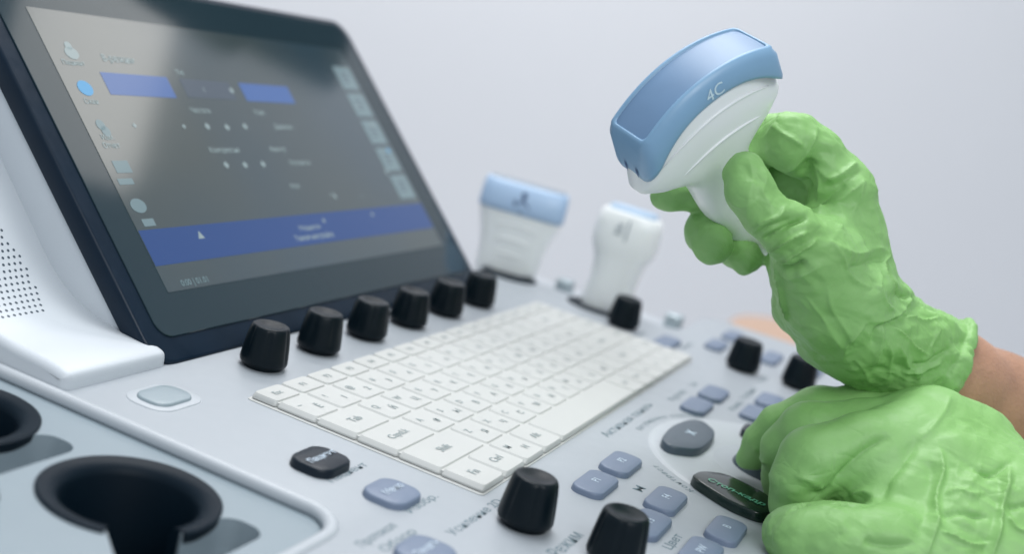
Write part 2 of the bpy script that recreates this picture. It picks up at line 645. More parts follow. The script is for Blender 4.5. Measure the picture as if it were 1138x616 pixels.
# ------------------------------------------------------------------ keyboard
bm = bmesh.new()
RP = 17.65
loft(bm, [[(x, y, z) for x, y in rrect(150, -38.2, 301.6 + 2 * e, 100.4 + 2 * e, 2.0, 4)] for z, e in ((-1, 0.4), (0.3, 0.4), (0.5, 0.1), (0.5, 0))], cap0=False, cap1=True)
kb = from_bm('keyboard', bm, M['key'], CON)
bm = bmesh.new()
prism(bm, rrect(150, -38.2, 297.5, 96.5, 1.5, 4), 0.2, 2.35)
from_bm('key_well', bm, M['key'], kb)


def key(x0, x1, y0, y1, legends):
    bm = bmesh.new()
    g = 0.2
    x0 += g; x1 -= g; y0 += g; y1 -= g
    cx, cy = (x0 + x1) / 2, (y0 + y1) / 2
    lx, ly = x1 - x0, y1 - y0
    ins = 1.5 if ly > 12 else 1.0
    rings = [[(x, y, 0.8) for x, y in rrect(cx, cy, lx, ly, 1.2, 3)],
             [(x, y, 1.5) for x, y in rrect(cx, cy, lx, ly, 1.2, 3)],
             [(x, y, 2.7) for x, y in rrect(cx, cy, lx - 1.3 * ins, ly - 0.35 * ins, 1.6, 3)],
             [(x, y, 3.05) for x, y in rrect(cx, cy, lx - 1.8 * ins, ly - 0.7 * ins, 1.6, 3)],
             [(x, y, 3.02) for x, y in rrect(cx, cy, lx - 3.2 * ins, ly - 2.2 * ins, 1.8, 3)],
             [(x, y, 2.85) for x, y in rrect(cx, cy, (lx - 3.2 * ins) * .5, (ly - 2.2 * ins) * .5, 0.9, 3)]]
    loft(bm, rings, cap0=False)
    for s, u, v, sz in legends:
        add_text(bm, s, sz, lambda a, b: (cx + u * lx + a, cy + v * ly + b, 3.08), 1, 0.012)
    from_bm('key', bm, [M['key'], M['legend']], kb, autosmooth=math.radians(32))


def krow(y1, y0, items):
    tot = sum(w for w, _ in items)
    x = 0
    for w, lg in items:
        ww = w * 300.0 / tot
        key(x, x + ww, y0, y1, lg)
        x += ww


def two(a, b):
    return [(a, -0.22, 0.12, 4.4), (b, 0.18, -0.14, 4.6)]


def one(a, s=4.2):
    return [(a, 0, 0, s)]


krow(11.5, 0, [(1, one(s, 4.0)) for s in ('Esc', 'F1', 'F2', 'F3', 'F4', 'F5', 'F6', 'F7', 'F8', 'F9', 'F10', 'F11', 'F12', 'Prt', 'Ins', 'Del')])
krow(0, -RP, [(1, two('~', 'Ё'))] + [(1, two(a, b)) for a, b in zip('!@#$%^&*()_+', '1234567890-=')] + [(1.8, one('←', 7))] + [(1, one('Home', 3.6))])
krow(-RP, -2 * RP, [(1.5, one('Tab', 5))] + [(1, two(a, b)) for a, b in zip('QWERTYUIOP[]', 'ЙЦУКЕНГШЩЗХЪ')] + [(1.3, two('|', '\\'))] + [(1, one('PgUp', 3.6))])
krow(-2 * RP, -3 * RP, [(1.75, one('CapsLk', 4.6))] + [(1, two(a, b)) for a, b in zip('ASDFGHJKL;\'', 'ФЫВАПРОЛДЖЭ')] + [(2.05, one('Enter', 4.6))] + [(1, one('PgDn', 3.6))])
krow(-3 * RP, -4 * RP, [(2.2, one('Shift', 5))] + [(1, two(a, b)) for a, b in zip('ZXCVBNM,./', 'ЯЧСМИТЬБЮ.')] + [(1.6, one('Shift', 4.6)), (1, one('↑', 5)), (1, one('End', 4))])
krow(-4 * RP, -5 * RP, [(20.5, one('Fn', 5.5)), (20.5, one('Ctrl', 5)), (20.5, two('M', 'H')), (20.5, one('Alt', 5)), (104, []), (19, one('Alt', 4)), (19, one('Ctrl', 4)), (19, one('Fn', 4)), (19, one('←', 5)), (19, one('↓', 5)), (19, one('→', 5))])

# ------------------------------------------------------------------ touchscreen
PHI = math.radians(44.1)
S0 = np.array([-7.0, 48.7, 0.0])
SA = np.array([1.0, 0, 0])
SB = np.array([0, math.cos(PHI), math.sin(PHI)])
SN = np.array([0, -math.sin(PHI), math.cos(PHI)])


def scr(s, t, h=0.0):
    return S0 + SA * s + SB * t + SN * h


def onscr(px, py):
    d = FW + RT * (px - 569) / FPX - UP * (py - 308) / FPX
    q = CAMP + d * ((S0 - CAMP) @ SN) / (d @ SN)
    return float((q - S0) @ SA), float((q - S0) @ SB)


def slab(bm, s0, s1, t0, t1, rad, hs, mi=0, n=8):
    rings = []
    for h, e in hs:
        rings.append([tuple(scr(a, b, h)) for a, b in rrect((s0 + s1) / 2, (t0 + t1) / 2, s1 - s0 - 2 * e, t1 - t0 - 2 * e, max(0.5, rad - e), n)])
    loft(bm, rings, mi=mi)


bm = bmesh.new()
slab(bm, -0.5, 309, 0.5, 188, 13, [(-9, 0.5), (-8, 0), (-1.5, 0), (-0.3, 0.6), (0, 1.8)])
TS = from_bm('touchscreen', bm, M['frame'], CON, autosmooth=math.radians(50))
bm = bmesh.new()
slab(bm, 8.5, 302, 11.5, 184, 8, [(-0.5, 0), (0.5, 0), (0.7, 0.3)])
from_bm('bezel', bm, M['bezel'], TS)
# lit display
m = mat('display', (0.01, 0.014, 0.018), 0.10, spec=1.0, emis=(0.075, 0.088, 0.095), es=0.95)
nt = m.node_tree
nt.nodes['Principled BSDF'].inputs['IOR'].default_value = 1.7
tcn = nt.nodes.new('ShaderNodeTexCoord')
ns = nt.nodes.new('ShaderNodeTexNoise')
ns.inputs['Scale'].default_value = 6
nt.links.new(tcn.outputs['Object'], ns.inputs['Vector'])
rmp = nt.nodes.new('ShaderNodeValToRGB')
rmp.color_ramp.elements[0].position = 0.35
rmp.color_ramp.elements[0].color = (0.012, 0.036, 0.054, 1)
rmp.color_ramp.elements[1].position = 0.68
rmp.color_ramp.elements[1].color = (0.034, 0.047, 0.040, 1)
nt.links.new(ns.outputs['Fac'], rmp.inputs[0])
nt.links.new(rmp.outputs[0], nt.nodes['Principled BSDF'].inputs['Emission Color'])
bm = bmesh.new()
slab(bm, 25, 284.5, 30, 165, 0.6, [(0.6, 0), (0.9, 0)], n=2)
from_bm('display', bm, m, TS)


def ui_mat(name, c, s=1.0):
    return mat(name, (0.02, 0.02, 0.02), 0.13, emis=c, es=s)


UIM = [ui_mat('ui_blue', (0.055, 0.13, 0.36)), ui_mat('ui_band', (0.012, 0.055, 0.21)), ui_mat('ui_text', (0.27, 0.35, 0.37)),
       ui_mat('ui_cyan', (0.04, 0.30, 0.60)), ui_mat('ui_pale', (0.16, 0.24, 0.27)), ui_mat('ui_slate', (0.065, 0.09, 0.125))]
bm = bmesh.new()


def uquad(pts, mi, h=1.0):
    """parallelogram on the screen from two opposite photo corners: axis-aligned in screen space"""
    (a, b), (c, d) = onscr(*pts[0]), onscr(*pts[1])
    s0, s1, t0, t1 = min(a, c), max(a, c), min(b, d), max(b, d)
    vs = [bm.verts.new(Vector(scr(s, t, h)) * MM) for s, t in ((s0, t0), (s1, t0), (s1, t1), (s0, t1))]
    f = bm.faces.new(vs)
    f.material_index = mi


def utext(s, px, py, size, mi=2, h=1.05):
    a, b = onscr(px, py)
    add_text(bm, s, size * 0.8, lambda u, v: scr(a + u, b + v, h), mi, 0.01)


def udisc(px, py, r, mi, h=1.04, sx=1.0):
    a, b = onscr(px, py)
    r *= 0.62
    f = bm.faces.new([bm.verts.new(Vector(scr(a + r * sx * math.cos(t), b + r * math.sin(t), h)) * MM) for t in np.linspace(0, 2 * math.pi, 20, endpoint=False)])
    f.material_index = mi


uquad(((109, 81), (195, 110)), 0)
uquad(((263, 93), (327, 116)), 0)
uquad(((197, 88), (262, 112)), 5, 0.98)
# wide band low on the screen
t0, t1 = 42.0, 58.5
f = bm.faces.new([bm.verts.new(Vector(scr(s, t, 0.98)) * MM) for s, t in ((25.3, t0), (284, t0), (284, t1), (25.3, t1))])
f.material_index = 1
for i in range(5):
    a = 262.5
    t = 152 - i * 18.5
    if t < 70:
        break
    f = bm.faces.new([bm.verts.new(Vector(scr(u, v, 1.0)) * MM) for u, v in ((a, t - 15.5), (a + 19.5, t - 15.5), (a + 19.5, t), (a, t))])
    f.material_index = 4
for i in range(5):
    t = 152 - i * 18.5
    if t < 70:
        break
    for u0, u1, v0, v1 in ((268, 276, 4.2, 5.2), (268, 276, 7, 8), (268, 274, 9.8, 10.8)):
        f = bm.faces.new([bm.verts.new(Vector(scr(u, t - v, 1.06)) * MM) for u, v in ((u0, v0), (u1, v0), (u1, v1), (u0, v1))])
        f.material_index = 5
for i, (px, py) in enumerate([(396, 118), (412, 140), (430, 168), (428, 192)]):
    udisc(*(px, py), 2.6, 2 if i != 2 else 3, sx=0.8)
udisc(74, 52, 3.4, 2)
udisc(78, 60, 5.0, 2, sx=1.3)
utext('Пациент', 80, 71, 4.2)
udisc(93, 99, 6.0, 3, sx=1.2)
utext('Скан', 100, 114, 4.6)
udisc(110, 140, 4.2, 4)
udisc(116, 147, 4.2, 4)
utext('Изм.', 118, 154, 4.6)
utext('Отчет', 122, 163, 4.6)
uquad(((122, 180), (146, 193)), 4)
uquad(((128, 200), (148, 206)), 4)
udisc(152, 230, 5.5, 4, sx=1.4)
uquad(((155, 245), (172, 252)), 4)
utext('B-режим', 130, 67, 6.5)
utext('THI', 198, 82, 5)
for s, px, py in (('1', 225, 101), ('●', 256, 102), ('Частота', 221, 124), ('Усил.', 287, 126), ('Динамич.', 314, 142), ('Компрессия', 248, 168), ('Фильтр', 307, 167),
                  ('Плотность', 332, 182), ('Угол', 326, 208), ('Мощность', 343, 254), ('+ 2', 368, 218), ('—', 400, 218)):
    utext(s, px, py, 5.0)
for px, py in ((229, 142), (251, 143), (271, 142), (250, 185), (271, 185), (291, 184), (203, 142), (148, 141)):
    utext('◆', px, py, 5.2 if px > 205 else 3.4)
utext('Тонкая настройка', 348, 264, 5.2)
utext('▲', 221, 263, 6)
utext('▲', 358, 246, 4)
utext('▲', 412, 239, 4)
utext('●', 371, 220, 4)
utext('0:00 | 01.01', 215, 314, 5, 4)
from_bm('screen_interface', bm, UIM, TS)

# white rear case of the screen, rounded wedge
bm = bmesh.new()
rings = []
NT = 24
for s, k in ((1.5, 0.94), (3, 0.98), (8, 1.0), (300, 1.0), (306, 0.97), (307.5, 0.92)):
    ring = []
    for i in range(NT + 1):
        t = 3 + 184 * i / NT
        ring.append(tuple(scr(s, t, -8.8)))
    for i in range(NT + 1):
        u = 1 - i / NT
        t = 3 + 184 * u
        d = 42 * (min(1, u / 0.55) ** 0.75) * (1 - 0.25 * max(0, (u - 0.8) / 0.2) ** 2) * k
        ring.append(tuple(scr(s, t, -9.2 - d)))
    rings.append(ring)
loft(bm, rings)
from_bm('screen_rear_case', bm, M['case'], CON, autosmooth=math.radians(60))

# speaker cover: sculpted white housing left of / behind the screen
SPX = [(50, -2), (50.5, 4), (52.5, 6.2), (58, 7.3), (66, 8.0), (76, 8.6), (86, 10.2), (98, 15), (111, 24), (130, 43), (148, 62), (165, 86), (180, 120), (190, 165), (192, 230)]


def sp_prof(n=60):
    pts = np.array(SPX, float)
    out = []
    for i in range(len(pts) - 1):
        p0 = pts[max(i - 1, 0)]; p1 = pts[i]; p2 = pts[i + 1]; p3 = pts[min(i + 2, len(pts) - 1)]
        for t in np.linspace(0, 1, 6, endpoint=False):
            out.append(0.5 * ((2 * p1) + (-p0 + p2) * t + (2 * p0 - 5 * p1 + 4 * p2 - p3) * t * t + (-p0 + 3 * p1 - 3 * p2 + p3) * t ** 3))
    out.append(pts[-1])
    return np.array(out)


pf = sp_prof()
bm = bmesh.new()
rings = []
for x, d in ((-57, 3.2), (-56.6, 2.0), (-55.4, 0.7), (-53.5, 0.0), (-5, 0.0), (-2.5, 0.5), (-1.4, 1.5), (-1.2, 3.0), (-1.1, 6)):
    tan = np.gradient(pf, axis=0)
    tan /= np.linalg.norm(tan, axis=1)[:, None]
    nr = np.stack([tan[:, 1], -tan[:, 0]], 1)
    q = pf + nr * d
    q[:, 1] = np.maximum(q[:, 1], -2 + 0 * q[:, 1])
    ring = [(x, y, z) for y, z in q]
    ring += [(x, 240, 230), (x, 240, -2)]
    rings.append(ring)
loft(bm, rings)
SPK = from_bm('speaker_cover', bm, M['case'], CON, autosmooth=math.radians(60))
bm = bmesh.new()
ln = np.concatenate([[0], np.cumsum(np.linalg.norm(np.diff(pf, axis=0), axis=1))])
for j in range(19):
    sj = 49 + j * 2.9
    for i in range(13):
        x = -55.5 + i * 2.9 + (1.45 if j % 2 else 0)
        if x > -19 - 0.012 * (j * 2.9 - 22) ** 2:
            continue
        y = np.interp(sj, ln, pf[:, 0]); z = np.interp(sj, ln, pf[:, 1])
        y2 = np.interp(sj + 1, ln, pf[:, 0]); z2 = np.interp(sj + 1, ln, pf[:, 1])
        t = np.array([y2 - y, z2 - z]); t /= np.linalg.norm(t)
        nrm = np.array([-t[1], t[0]])
        c = np.array([x, y + nrm[0] * 0.12, z + nrm[1] * 0.12])
        r = 0.62
        bm.faces.new([bm.verts.new(Vector((c[0] + r * math.cos(a), c[1] + t[0] * r * math.sin(a), c[2] + t[1] * r * math.sin(a))) * MM) for a in np.linspace(0, 2 * math.pi, 10, endpoint=False)])
from_bm('speaker_holes', bm, M['dark'], SPK)

# arm of the main monitor above the console (out of frame, mirrored in the glass)
bm = bmesh.new()
ap = [(300, 420, -20), (300, 420, 395), (420, 200, 402), (600, 160, 402), (790, 135, 402)]
rings = []
for i, p in enumerate(ap):
    if i == 0:
        rings.append([(p[0] + 18 * c, p[1] + 18 * q, p[2]) for c, q in ((-1, -1), (1, -1), (1, 1), (-1, 1))])
        rings.append([(p[0] + 18 * c, p[1] + 18 * q, 402) for c, q in ((-1, -1), (1, -1), (1, 1), (-1, 1))])
loft(bm, rings)
for a, b in zip(ap[1:-1], ap[2:]):
    a = np.array(a[:2], float); b = np.array(b[:2], float)
    d = (b - a) / np.linalg.norm(b - a); nn = np.array([-d[1], d[0]])
    loft(bm, [[(*(a - nn * 30), z), (*(b - nn * 42), z), (*(b + nn * 45), z), (*(a + nn * 45), z)] for z in (403, 428)])
from_bm('monitor_arm', bm, M['knob'], CON)

# ------------------------------------------------------------------ SDF modelling (numpy) for probes, gloves and arms


def surf_nets(F, org, h):
    s = F < 0
    nx, ny, nz = F.shape
    cnt = np.zeros((nx - 1, ny - 1, nz - 1), np.int8)
    acc = np.zeros((nx - 1, ny - 1, nz - 1, 3), np.float32)
    for ax in range(3):
        a = [slice(None)] * 3; b = [slice(None)] * 3
        a[ax] = slice(0, -1); b[ax] = slice(1, None)
        Fa, Fb = F[tuple(a)], F[tuple(b)]
        cr = (Fa < 0) != (Fb < 0)
        t = np.where(cr, Fa / np.where(cr, Fa - Fb, 1), 0).astype(np.float32)
        o1, o2 = [k for k in range(3) if k != ax]
        for d1 in (0, 1):
            for d2 in (0, 1):
                sl = [slice(None)] * 3
                sl[o1] = slice(d1, d1 + F.shape[o1] - 1)
                sl[o2] = slice(d2, d2 + F.shape[o2] - 1)
                c = cr[tuple(sl)]
                tt = t[tuple(sl)]
                cnt += c
                acc[..., ax] += np.where(c, tt, 0)
                if d1:
                    acc[..., o1] += c
                if d2:
                    acc[..., o2] += c
    act = cnt > 0
    idx = -np.ones(act.shape, np.int64)
    idx[act] = np.arange(act.sum())
    ijk = np.argwhere(act)
    V = ijk + acc[act] / cnt[act][:, None]
    V = V * h + org
    faces = []
    for ax in range(3):
        a = [slice(None)] * 3; b = [slice(None)] * 3
        a[ax] = slice(0, -1); b[ax] = slice(1, None)
        cr = s[tuple(a)] != s[tuple(b)]
        o1, o2 = (ax + 1) % 3, (ax + 2) % 3
        e = np.argwhere(cr)
        ok = (e[:, o1] > 0) & (e[:, o2] > 0) & (e[:, o1] < F.shape[o1] - 1) & (e[:, o2] < F.shape[o2] - 1)
        e = e[ok]
        sg = s[tuple(a)][tuple(e.T)]
        u1 = np.zeros(3, int); u1[o1] = 1
        u2 = np.zeros(3, int); u2[o2] = 1
        q = np.stack([idx[tuple((e - u1 - u2).T)], idx[tuple((e - u2).T)], idx[tuple(e.T)], idx[tuple((e - u1).T)]], 1)
        q[~sg] = q[~sg][:, ::-1]
        faces.append(q)
    return V.astype(np.float64), np.concatenate(faces)


def smin(a, b, k):
    h = np.clip(0.5 + 0.5 * (b - a) / k, 0, 1)
    return b + (a - b) * h - k * h * (1 - h)


class Grid:
    def __init__(s, lo, hi, h):
        s.lo = np.array(lo, float); s.h = h
        n = np.ceil((np.array(hi) - s.lo) / h).astype(int) + 1
        s.x = (s.lo[0] + np.arange(n[0]) * h).astype(np.float32)[:, None, None]
        s.y = (s.lo[1] + np.arange(n[1]) * h).astype(np.float32)[None, :, None]
        s.z = (s.lo[2] + np.arange(n[2]) * h).astype(np.float32)[None, None, :]
        s.n = n

    def capsule(s, a, b, r0, r1):
        a = np.asarray(a, np.float32); ba = np.asarray(b, np.float32) - a
        X, Y, Z = s.x - a[0], s.y - a[1], s.z - a[2]
        t = np.clip((X * ba[0] + Y * ba[1] + Z * ba[2]) / float(ba @ ba + 1e-6), 0, 1)
        return np.sqrt((X - t * ba[0]) ** 2 + (Y - t * ba[1]) ** 2 + (Z - t * ba[2]) ** 2) - (r0 + (r1 - r0) * t)

    def chain(s, pts, k=3.0):
        F = None
        for p, q in zip(pts[:-1], pts[1:]):
            d = s.capsule(P(*p[:3]), P(*q[:3]), p[3], q[3])
            F = d if F is None else smin(F, d, k)
        return F


def chains_bounds(chains, pad=5):
    A = []
    for c in chains:
        for p in c:
            w = P(*p[:3])
            A += [w - p[3] - pad, w + p[3] + pad]
    return np.min(A, 0), np.max(A, 0)


def hash3(i, j, k, seed):
    n = (i * 374761393 + j * 668265263 + k * 2147483647 + seed * 974634777) & 0xffffffff
    n = ((n ^ (n >> 13)) * 1274126177) & 0xffffffff
    n = n ^ (n >> 16)
    return (n & 0xffffff) / float(0xffffff)


def vnoise(p, seed=0):
    i = np.floor(p).astype(np.int64)
    f = p - i
    f = f * f * f * (f * (f * 6 - 15) + 10)
    r = 0
    for a in (0, 1):
        for b in (0, 1):
            for c in (0, 1):
                w = (f[:, 0] if a else 1 - f[:, 0]) * (f[:, 1] if b else 1 - f[:, 1]) * (f[:, 2] if c else 1 - f[:, 2])
                r = r + w * hash3(i[:, 0] + a, i[:, 1] + b, i[:, 2] + c, seed)
    return r


def ridged(p, seed):
    return 1 - np.abs(2 * vnoise(p, seed) - 1) * 2


def mesh_np(name, V, Fq):
    me = bpy.data.meshes.new(name)
    me.vertices.add(len(V))
    me.vertices.foreach_set('co', (V * MM).astype(np.float32).ravel())
    me.loops.add(len(Fq) * 4)
    me.loops.foreach_set('vertex_index', Fq.astype(np.int32).ravel())
    me.polygons.add(len(Fq))
    me.polygons.foreach_set('loop_start', np.arange(0, len(Fq) * 4, 4, dtype=np.int32))
    me.polygons.foreach_set('loop_total', np.full(len(Fq), 4, np.int32))
    me.polygons.foreach_set('use_smooth', np.ones(len(Fq), bool))
    me.update(calc_edges=True)
    me.validate()
    return me


def vnormals(V, Fq):
    n = np.cross(V[Fq[:, 2]] - V[Fq[:, 0]], V[Fq[:, 3]] - V[Fq[:, 1]])
    N = np.zeros_like(V)
    for i in range(4):
        for c in range(3):
            N[:, c] += np.bincount(Fq[:, i], n[:, c], len(V))
    return N / (np.linalg.norm(N, axis=1)[:, None] + 1e-12)


def relax(V, Fq, it=2, lam=0.5):
    E = np.concatenate([Fq[:, [0, 1]], Fq[:, [1, 2]], Fq[:, [2, 3]], Fq[:, [3, 0]]])
    E = np.concatenate([E, E[:, ::-1]])
    deg = np.bincount(E[:, 0], minlength=len(V))[:, None]
    for _ in range(it):
        S = np.stack([np.bincount(E[:, 0], V[E[:, 1], c], len(V)) for c in range(3)], 1) / np.maximum(deg, 1)
        V = V + (S - V) * lam
    return V


def fold_disp(V, N, folds):
    """folds: (kind, amplitude, width, [photo px points]); curves are lifted onto the surface, then raise or sink it"""
    px, py, pz = proj(V)
    front = (N @ FW) < 0.25
    disp = np.zeros(len(V))
    for kind, A, w, pts in folds:
        w = w * (0.72 if kind != 'v' else 0.85)
        C3 = []
        for (a, b) in pts:
            d2 = (px - a) ** 2 + (py - b) ** 2
            m = front & (d2 < 16)
            if not m.any():
                m = front & (d2 < 100)
            if not m.any():
                continue
            ii = np.where(m)[0]
            near = pz[ii].min()
            ii = ii[pz[ii] < near + 4]
            C3.append(np.concatenate([V[ii[np.argmin(d2[ii])]], N[ii[np.argmin(d2[ii])]]]))
        if len(C3) < 2:
            continue
        C3 = np.array(C3)
        # densify with Catmull-Rom
        D = []
        for i in range(len(C3) - 1):
            p0 = C3[max(i - 1, 0)]; p1 = C3[i]; p2 = C3[i + 1]; p3 = C3[min(i + 2, len(C3) - 1)]
            for t in np.linspace(0, 1, 8, endpoint=False):
                D.append(0.5 * ((2 * p1) + (-p0 + p2) * t + (2 * p0 - 5 * p1 + 4 * p2 - p3) * t * t + (-p0 + 3 * p1 - 3 * p2 + p3) * t ** 3))
        D.append(C3[-1])
        D = np.array(D)
        Q = D[:, :3]
        lo, hi = Q.min(0) - 4 * w - 1, Q.max(0) + 4 * w + 1
        sel = np.where(((V > lo) & (V < hi)).all(1))[0]
        if len(sel) == 0:
            continue
        best = np.full(len(sel), 1e9)
        sgn = np.zeros(len(sel))
        par = np.zeros(len(sel))
        VV = V[sel]
        for i in range(len(Q) - 1):
            a, b = Q[i], Q[i + 1]
            ab = b - a
            L = ab @ ab
            if L < 1e-9:
                continue
            t = np.clip(((VV - a) @ ab) / L, 0, 1)
            df = VV - (a + t[:, None] * ab)
            d = np.sqrt((df ** 2).sum(1))
            bb = np.cross(ab, D[i, 3:])
            m = d < best
            best[m] = d[m]
            sgn[m] = np.sign(df @ bb)[m]
            par[m] = ((i + t) / (len(Q) - 1))[m]
        tap = np.clip(np.sin(np.pi * np.clip(par * 0.92 + 0.04, 0, 1)) * 1.6, 0, 1)
        facing = (N[sel] @ D[len(D) // 2, 3:]) > -0.3
        if kind == 'r':
            g = np.exp(-best / w)
        elif kind == 'v':
            g = -np.exp(-(best / w) ** 1.4)
        else:  # 'f' asymmetric fold
            g = np.where(sgn >= 0, np.exp(-best / w), 1.6 * np.exp(-best / (0.35 * w)) - 0.6 * np.exp(-best / w))
        disp[sel] += A * g * tap * facing
    return disp


# ------------------------------------------------------------------ probe in hand
# local frame: W across the head, A from handle to lens, T towards the viewer
def ortho(W_, A_):
    W_ = W_ / np.linalg.norm(W_)
    A_ = A_ - W_ * (A_ @ W_)
    A_ /= np.linalg.norm(A_)
    return W_, A_, np.cross(W_, A_)


def vw(x, y, z):
    """camera-frame vector (right, up, towards viewer)"""
    return RT * x + UP * y - FW * z


PW, PA, PT = ortho(vw(0.77, 0.60, -0.20), vw(-0.33, 0.60, 0.71))
PO = P(776, 134, 478)       # centre of the head, local origin


def held(u, a, t):
    u = u + (0.0022 * (a + 20) ** 2 + 0.10 * (-20 - a) if a < -20 else 0)
    u += 1.2
    return PO + PW * u + PA * a + PT * t


def head_profile(a):
    """half width and half thickness of the probe body along its axis a (mm)"""
    A_ = [-90, -75, -58, -45, -32, -24, -20, -16, -11, -4, 3, 9, 14, 20, 30]
    Wd = [7.5, 11.5, 13.2, 13.8, 13.8, 14.6, 17.0, 23.0, 30.5, 35.0, 36.4, 35.2, 33.6, 32.0, 29]
    Th = [7.5, 8.8, 9.8, 10.2, 10.2, 10.3, 10.6, 11.0, 11.4, 11.9, 12.2, 12.2, 12.0, 11.4, 9.8]
    return np.interp(a, A_, Wd), np.interp(a, A_, Th)


def super_ring(hw, ht, n=64, e=2.6):
    out = []
    for i in range(n):
        th = 2 * math.pi * i / n
        c, s = math.cos(th), math.sin(th)
        out.append((hw * math.copysign(abs(c) ** (2 / e), c), ht * math.copysign(abs(s) ** (2 / e), s)))
    return out


def rring(hw, ht, r):
    out = []
    for (cx, cy, a0, nx) in ((1, 1, 0, 26), (-1, 1, 90, 8), (-1, -1, 180, 26), (1, -1, 270, 8)):
        x0, y0 = cx * (hw - r), cy * (ht - r)
        for i in range(7):
            a = math.radians(a0 + 90 * i / 6)
            out.append((x0 + r * math.cos(a), y0 + r * math.sin(a)))
        # straight run to the next corner
        a = math.radians(a0 + 90)
        p = out[-1]
        q = {0: (-(hw - r), ht), 90: (-hw, -(ht - r)), 180: (hw - r, -ht), 270: (hw, ht - r)}[a0]
        for i in range(1, nx):
            t = i / nx
            out.append((p[0] + (q[0] - p[0]) * t, p[1] + (q[1] - p[1]) * t))
    return out


RL = 62.0                    # lens radius
def bow(u, k=1.0):
    """forward bulge of the convex head at width u"""
    return (math.sqrt(max(0, RL ** 2 - min(abs(u), 40) ** 2)) - RL) * k


def make_convex(name, frame, label, group=None, text='4C'):
    root = thing(name, label, 'ultrasound probe', tuple(frame(0, 0, 0)), group)
    # white body
    bm = bmesh.new()
    rings = []
    for a in list(np.linspace(-88, -36, 12)) + list(np.linspace(-33, 16, 26)):
        hw, ht = head_profile(a)
        k = np.clip((a + 22) / 26, 0, 1) ** 1.2
        rings.append([tuple(frame(u, a + bow(u, k * 0.95), t)) for u, t in super_ring(hw, ht, 72, 2.5)])
    loft(bm, rings)
    body = from_bm('probe_body', bm, M['white'], None, smooth=True)
    keep_world(body, root)
    # raised grip ridges on the broad face
    bm = bmesh.new()
    for side in (1, -1):
        for a0, hu in ((9.5, 27), (-4.0, 20.5)):
            path = []
            for u in np.linspace(-hu, hu, 30):
                a = a0 + (math.sqrt(46 ** 2 - u * u) - 46) * 0.95
                hw, ht = head_profile(a)
                path.append((u, a, ht * (max(0.0, 1 - (abs(u) / hw) ** 2.5)) ** (1 / 2.5)))
            rr = []
            for i, (u, a, t) in enumerate(path):
                tp = max(0.15, math.sin(math.pi * i / 29) ** 0.4)
                rr.append([tuple(frame(u, a + 0.75 * tp * math.cos(q), side * (t + 0.1 + 0.62 * tp * math.sin(q)))) for q in np.linspace(0, 2 * math.pi, 8, endpoint=False)])
            loft(bm, rr)
    o = from_bm('grip_ridge', bm, M['white'], None, smooth=True)
    keep_world(o, root)
    # blue nose cap: starts behind the white shoulder, tapers to the lens
    bm = bmesh.new()
    rings = []
    cap = [(16.3, 33.6, 11.9), (16.5, 34.3, 12.9), (17.6, 34.6, 13.2), (20, 34.3, 13.1), (22.5, 33.6, 12.6), (24.2, 32.8, 11.6), (25.6, 32.0, 10.4), (26.1, 31.1, 9.4), (25.7, 30.5, 8.8), (24.8, 30.3, 8.6)]
    for a, hw, ht in cap:
        ring = []
        for u, t in rring(hw, ht, 6.5 if a < 22 else (5.0 if hw > 32.5 else 2.0)):
            drop = 0
            if a < 22.6:
                drop = -8.0 * (abs(u) / hw) ** 3 * (22.6 - a) / 6.3
            ring.append(tuple(frame(u, a + bow(u, 0.95) + drop, t)))
        rings.append(ring)
    loft(bm, rings, cap0=False)
    o = from_bm('nose_cap', bm, M['blue'], None, smooth=True)
    keep_world(o, root)
    # acoustic lens strip with its rim
    bm = bmesh.new()
    rings = []
    for a, e in ((24.2, 0), (24.8, 0.1), (25.0, 0.5)):
        rings.append([tuple(frame(u, a + bow(u, 0.95), t)) for u, t in rring(30.0 - e, 8.0 - e, 1.5)])
    # grid top so it follows the curve
    R_ = loft(bm, rings, cap0=False, cap1=False)
    gr = []
    for i in range(25):
        u = -30.7 + 61.4 * i / 24
        gr.append([bm.verts.new(Vector(frame(u, 25.2 + bow(u, 0.95) + 0.35 * (1 - (t / 8.75) ** 2), t)) * MM) for t in np.linspace(-8.5, 8.5, 9)])
    for i in range(24):
        for j in range(8):
            bm.faces.new([gr[i][j], gr[i + 1][j], gr[i + 1][j + 1], gr[i][j + 1]])
    o = from_bm('acoustic_lens', bm, M['lens'], None, autosmooth=math.radians(50))
    keep_world(o, root)
    # orientation notch on the narrow end
    bm = bmesh.new()
    for t in (-2.5, 4.0):
        pts = [(0, -3.0), (0.7, 0), (0, 3.0), (-0.7, 0)]
        q = [bm.verts.new(Vector(frame(-34.8, 12.5 + bow(34.8, .95) + pa, t + pt)) * MM) for pt, pa in pts]
        bm.faces.new(q)
    o = from_bm('orientation_mark', bm, mat('notch_blue', (0.03, 0.09, 0.25), 0.4), None)
    keep_world(o, root)
    if text:
        bm = bmesh.new()
        vs, fs = text_geo(text, 7.0, 0.0)
        for side in (1,):
            bv = []
            for x, y in vs:
                u = x + 1.0
                a = 20.0 + y + bow(u, 0.95)
                bv.append(bm.verts.new(Vector(frame(u, a, 13.35 - 0.14 * max(0, a - bow(u, .95) - 19.5))) * MM))
            for f in fs:
                bm.faces.new([bv[i] for i in f])
        o = from_bm('lettering', bm, M['marks'], None)
        keep_world(o, root)
    return root


make_convex('ultrasound_probe', held, 'white and blue convex ultrasound probe lettered 4C, gripped in the raised green glove')

# ------------------------------------------------------------------ probes standing in the far holder


